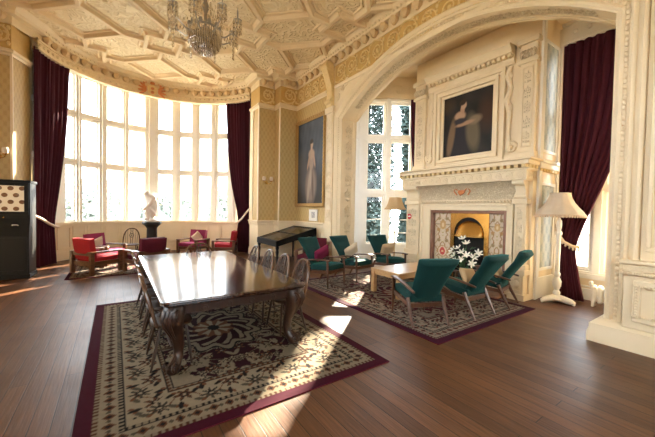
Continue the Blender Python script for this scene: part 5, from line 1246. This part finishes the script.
b = MB(); b.add([(X0+0.03, Y0+0.03, sl(X0+0.03)-0.005), (X1-0.03, Y0+0.03, sl(X1-0.03)-0.005), (X1-0.03, Y1-0.03, sl(X1-0.03)-0.005), (X0+0.03, Y1-0.03, sl(X0+0.03)-0.005)], [(0,1,2,3)]); b.build('glass_top', 'glass', t, smooth=0)
sn = Vector((zb-zf, 0, -(X1-X0))).normalized()
b = MB()
for f in (0.5,):
    x = X0+(X1-X0)*f; b.bar((x, Y0+0.03, sl(x)+0.006), (x, Y1-0.03, sl(x)+0.006), 0.02, 0.012)
b.bar((X0+0.03, Y0+0.03, zf+0.016), (X0+0.03, Y1-0.03, zf+0.016), 0.05, 0.012); b.build('glazing_bar', 'black', t, smooth=0)
b = MB(); b.prism([(X0+0.05, zf-0.065), (X0+0.05, zf-0.06), (X0+0.20, zf-0.032), (X0+0.20, zf-0.037)], (0, Y0+0.05, 0), (1,0,0), (0,0,1), (0,1,0), Y1-Y0-0.1); b.build('pale_strip', 'paper', t, smooth=0)  # pale strip along the front edge under the glass
for x in (X0+0.06, X1-0.06):
    for y in (Y0+0.06, Y1-0.06): q = MB(); h = (zf-0.16 if x < 0 else zb-0.2); q.lathe([(0.03, 0), (0.04, 0.04), (0.028, 0.1), (0.032, h*0.5), (0.05, h*0.72), (0.035, h*0.8), (0.055, h*0.9), (0.055, h)], (x, y, 0), 10); q.build('leg', 'black', t)

# ------------------------------------------------------------------ marble figure on its pedestal
t = thing('pedestal', 'dark round pedestal carrying the white marble figure', 'pedestal', (1.08, 12.55, 0))
b = MB(); b.lathe([(0.26, 0), (0.27, 0.06), (0.22, 0.10), (0.19, 0.14), (0.17, 0.5), (0.16, 0.95), (0.19, 1.0), (0.24, 1.06), (0.30, 1.10), (0.31, 1.15), (0.30, 1.17)], n=20); b.build('column', 'iron', t)
def skin(name, joints, edges, rad, material, root=0, sub=2, parent=None):
    me = bpy.data.meshes.new(name); me.from_pydata(joints, edges, []); o = bpy.data.objects.new(name, me); COL.objects.link(o)
    sk = o.modifiers.new('skin', 'SKIN'); sk.use_smooth_shade = True; lay = me.skin_vertices[0]
    for i, r_ in enumerate(rad): lay.data[i].radius = (r_, r_)
    lay.data[root].use_root = True
    sb = o.modifiers.new('sub', 'SUBSURF'); sb.levels = sub; sb.render_levels = sub; me.materials.append(M[material])
    if parent is not None: o.parent = parent
    return o
J = [(0.06, 0, 0.16), (0.04, 0, 0.33), (0.0, 0, 0.50), (-0.06, 0, 0.64), (-0.14, 0, 0.74), (-0.20, 0, 0.80),         # pelvis .. head
     (0.0, -0.10, 0.16), (-0.17, -0.13, 0.36), (-0.15, -0.13, 0.05), (-0.25, -0.13, 0.03),                         # near leg
     (0.0, 0.10, 0.14), (-0.14, 0.15, 0.24), (-0.02, 0.15, 0.05), (-0.1, 0.15, 0.03),                                # far leg
     (-0.02, -0.17, 0.62), (-0.13, -0.19, 0.45), (-0.22, -0.12, 0.34), (-0.26, -0.08, 0.28),                         # near arm
     (-0.02, 0.17, 0.62), (0.12, 0.2, 0.55), (0.16, 0.12, 0.70), (0.08, 0.06, 0.80)]                                 # raised arm
E_ = [(0,1), (1,2), (2,3), (3,4), (4,5), (0,6), (6,7), (7,8), (8,9), (0,10), (10,11), (11,12), (12,13), (3,14), (14,15), (15,16), (16,17), (3,18), (18,19), (19,20), (20,21)]
rr = [0.12, 0.105, 0.125, 0.10, 0.05, 0.085, 0.085, 0.062, 0.042, 0.03, 0.085, 0.062, 0.042, 0.03, 0.052, 0.042, 0.032, 0.03, 0.052, 0.042, 0.032, 0.03]
st = thing('marble_statue', 'white marble crouching figure with raised arm before the bay windows', 'statue', (1.08, 12.55, 1.17)); st.rotation_euler = (0, 0, 0.3)
sk = skin('figure', [(x*1.25, y*1.25, z*1.25+0.06) for x, y, z in J], E_, [r_*1.6 for r_ in rr], 'marble', parent=st)
b = MB(); b.lathe([(0.25, 0), (0.26, 0.05), (0.2, 0.09), (0.12, 0.16), (0.08, 0.24)], n=14); b.build('plinth_rock', 'marble', st, smooth=60)

# ------------------------------------------------------------------ sconces, coat of arms, sign
def sconce(label, loc, rz):
    t = thing('wall_sconce', label, 'wall light', loc, rz); q = MB(); q.lathe([(0.06, 0), (0.065, 0.01), (0.03, 0.03), (0.012, 0.05)], n=14); q.M = None
    q.v = [(x, z, y) for x, y, z in q.v]; q.build('backplate', 'brass', t)
    for sx in (-1, 1):
        q = MB(); q.tube([(0, 0.04, 0), (sx*0.06, 0.10, -0.05), (sx*0.13, 0.11, -0.02), (sx*0.14, 0.11, 0.03)], 0.011, 7); q.lathe([(0.01, 0.03), (0.045, 0.045), (0.05, 0.06), (0.01, 0.06)], (sx*0.14, 0.11, 0), 12); a = q.build('arm', 'brass', t)
        q = MB(); q.lathe([(0.014, 0.06), (0.05, 0.07), (0.065, 0.13), (0.06, 0.18), (0.045, 0.21)], (sx*0.14, 0.11, 0), 12); q.build('lamp_shade', 'shade_cream', a)
    return t
sconce('twin brass wall light with small shades between the right bay curtain and portrait', (4.52, 10.545, 2.66), face(0, -1))
sconce('twin brass wall light on the gold wall above the black cabinet', (-2.32, 10.695, 2.86), face(0, -1))
x, y = bayp(3.05, 93); t = thing('coat_of_arms', 'gilt and terracotta winged crest on the pelmet over the bay windows', 'crest', (x, y, 6.02), face(BC[0]-x, BC[1]-y))
b = MB(); b.prism([(-0.17, 0.16), (0, 0.21), (0.17, 0.16), (0.16, -0.08), (0, -0.24), (-0.16, -0.08)], (0, 0.0, 0), (1,0,0), (0,0,1), (0,1,0), 0.06); b.build('shield', 'ochre_relief', t, bevel=0.012)
b = MB(); b.ball((0, 0.07, 0.06), 0.06, 0.02, 0.05); b.ball((0, 0.07, -0.08), 0.06, 0.02, 0.06); b.ball((0, 0.02, 0.27), 0.09, 0.05, 0.06); b.build('charge', 'arms', t)
for sg in (-1, 1):
    b = MB()
    for k in range(6): a = R(-35+k*26); b.ball((sg*(0.22+0.10*math.cos(a)), 0.02, 0.17*math.sin(a)*1.1), 0.16, 0.03, 0.04, 7, 4, (Vector((sg*math.cos(a), 0, math.sin(a))), Vector((0,1,0)), Vector((-math.sin(a), 0, sg*math.cos(a)))))
    b.build('mantling', 'arms', t)
sp = P_(2.02, 0.0)
t = thing('no_entry_sign', 'small round red sign left of the fireplace', 'sign', (6.615, 5.62, 1.58), R(90))
t.location = (6.612, 5.70, 1.58)
b = MB(); b.lathe([(0.075, 0), (0.075, 0.006)], n=24); b.v = [(x, z, y) for x, y, z in b.v]; b.build('disc', 'signred', t, smooth=0)
b = MB(); b.box(-0.045, 0.045, 0.006, 0.009, -0.014, 0.014); o = b.build('bar', 'paper', t, smooth=0)

# ------------------------------------------------------------------ lilies and fire basket
t = thing('lily_vase', 'vase of white lilies standing on the hearth', 'flowers', (6.40, 3.92, 0.035))
b = MB(); b.lathe([(0.08, 0), (0.085, 0.02), (0.05, 0.05), (0.06, 0.12), (0.12, 0.26), (0.13, 0.34), (0.09, 0.42), (0.10, 0.45)], n=16); b.build('vase', 'iron', t)
rnd = random.Random(7); b = MB(); fl = []
heads = [(0, 0.06, 1.08), (0, -0.03, 0.98), (0.0, 0.16, 0.86), (-0.05, 0.26, 0.82), (0, 0.33, 0.74), (-0.08, 0.20, 0.70), (-0.05, 0.05, 0.78), (-0.1, -0.10, 0.74), (0, -0.20, 0.70), (-0.1, 0.02, 0.62), (-0.12, 0.14, 0.58), (-0.1, -0.22, 0.58), (0, -0.30, 0.80)]
for h in heads: b.tube([(0, 0, 0.36), (h[0]*0.4, h[1]*0.35, 0.36+(h[2]-0.36)*0.55), h], 0.006, 5)
for i in range(46):
    a, z, r_ = rnd.random()*6.28, 0.42+rnd.random()*0.5, 0.06+rnd.random()*0.16; c = Vector((r_*math.cos(a)*0.7, r_*math.sin(a)*1.3, z)); d = Vector((math.cos(a), math.sin(a), 0.5)).normalized()
    b.ball(c, 0.075, 0.018, 0.006, 6, 4, (d, d.cross(Vector((0,0,1))).normalized(), d.cross(d.cross(Vector((0,0,1)))).normalized()))
b.build('foliage', 'leaf', t)
for h in heads:
    q = MB(); D = (Vector(h)-Vector((0, 0, 0.5))).normalized()+Vector((-0.5, 0, 0)); D.normalize(); A_ = D.orthogonal().normalized(); B_ = D.cross(A_)
    for k in range(6):
        a = PI/3*k; e = A_*math.cos(a)+B_*math.sin(a); d = (e*0.85+D*0.5).normalized(); tn = D.cross(e).normalized(); q.ball(Vector(h)+d*0.055, 0.062, 0.022, 0.007, 7, 4, (d, tn, d.cross(tn)))
    q.build('lily', 'petal', t)
t = thing('fire_basket', 'black iron fire basket in the fireplace opening', 'fire basket', (6.70, FC, 0.036))
b = MB()
for i in range(9): y = -0.3+0.075*i; b.tube([(-0.07, y, 0.06), (-0.09, y, 0.30)], 0.009, 5)
for z in (0.08, 0.28): b.tube([(0.06, -0.32, z), (-0.08, -0.31, z), (-0.08, 0.31, z), (0.06, 0.32, z)], 0.013, 6)
for y in (-0.32, 0.32): b.lathe([(0.02, 0), (0.025, 0.05), (0.015, 0.1), (0.02, 0.36), (0.035, 0.42), (0.01, 0.47)], (-0.08, y, 0), 8)
b.build('grate', 'iron', t)

# ------------------------------------------------------------------ radiator
t = thing('radiator', 'white cast iron column radiator under the curtained window', 'radiator', (7.42, 1.60, 0))
for i in range(8):
    y = -0.34+i*0.095; q = MB()
    for x in (-0.06, 0.06): q.tube([(x, y, 0.10), (x, y, 0.36)], 0.032, 8)
    q.ball((0, y, 0.35), 0.10, 0.040, 0.055, 10, 6); q.ball((0, y, 0.11), 0.10, 0.040, 0.05, 10, 6); q.build('column', 'white', t)
for y in (-0.34, 0.325): q = MB(); q.box(-0.08, 0.08, y-0.02, y+0.02, 0, 0.09); q.build('foot', 'white', t, bevel=0.008)
q = MB(); q.lathe([(0.02, 0.34), (0.02, 0.39), (0.035, 0.41), (0.035, 0.45), (0.015, 0.47)], (-0.02, 0.37, 0), 10); q.tube([(-0.02, 0.37, 0.36), (-0.02, 0.33, 0.36)], 0.018, 6); q.build('valve', 'white', t)

# ------------------------------------------------------------------ trees outside
def tree(label, loc, r_, h, n, seed, z0=0.5, leaf=0.16, group='trees in the garden outside', fm='foliage'):
    t = thing('garden_tree', label, 'tree', (*loc, -0.9), 0, group); rnd = random.Random(seed)
    b = MB(); b.tube([(0, 0, 0), (0.04*r_, 0, h*0.4), (0, 0.04*r_, h*0.8)], [0.14*r_, 0.10*r_, 0.04*r_], 8); b.build('trunk', 'bark', t)
    b = MB()
    for _ in range(n):
        f = rnd.random(); a_ = rnd.random()*2*PI; z = z0+f*(h-z0); rr = r_*math.sqrt(rnd.random())*(0.9+0.1*math.sin(7*f+3*a_+seed))*min(1.0, (1-f)*5+0.25)
        p = Vector((rr*math.cos(a_), rr*math.sin(a_), z))
        a = Vector((rnd.gauss(0,1), rnd.gauss(0,1), rnd.gauss(0,1))).normalized(); c = a.orthogonal().normalized(); s_ = leaf*(0.6+0.8*rnd.random())
        b.add([p-a*s_, p+c*s_*0.5, p+a*s_, p-c*s_*0.5], [(0,1,2,3)])
    b.build('foliage', fm, t, smooth=0); return t
tree('tall tree seen through the narrow lights of the inglenook window', (12.56, 14.25), 1.72, 10.6, 19000, 1, leaf=0.14)
tree('tall tree added to block sun beyond the inglenook window, towards the fireplace', (17.18, 13.30), 1.9, 15.0, 42000, 2, leaf=0.27)  # added tree, placed and sized to keep sun off the fireplace-side light
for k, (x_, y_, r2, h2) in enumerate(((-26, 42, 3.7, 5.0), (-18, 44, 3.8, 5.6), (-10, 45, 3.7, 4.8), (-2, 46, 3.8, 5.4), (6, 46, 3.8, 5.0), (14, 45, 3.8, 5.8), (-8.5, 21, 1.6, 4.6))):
    tree(('distant tree low on the skyline beyond the bay windows', 'shrub close outside the bay beside the cabinet-side curtain')[k == 6], (x_, y_), r2, h2, 2600, 20+k, 0.2, 0.5 if k < 6 else 0.2, 'low trees beyond the bay', 'hazed_foliage' if k < 6 else 'leaf')
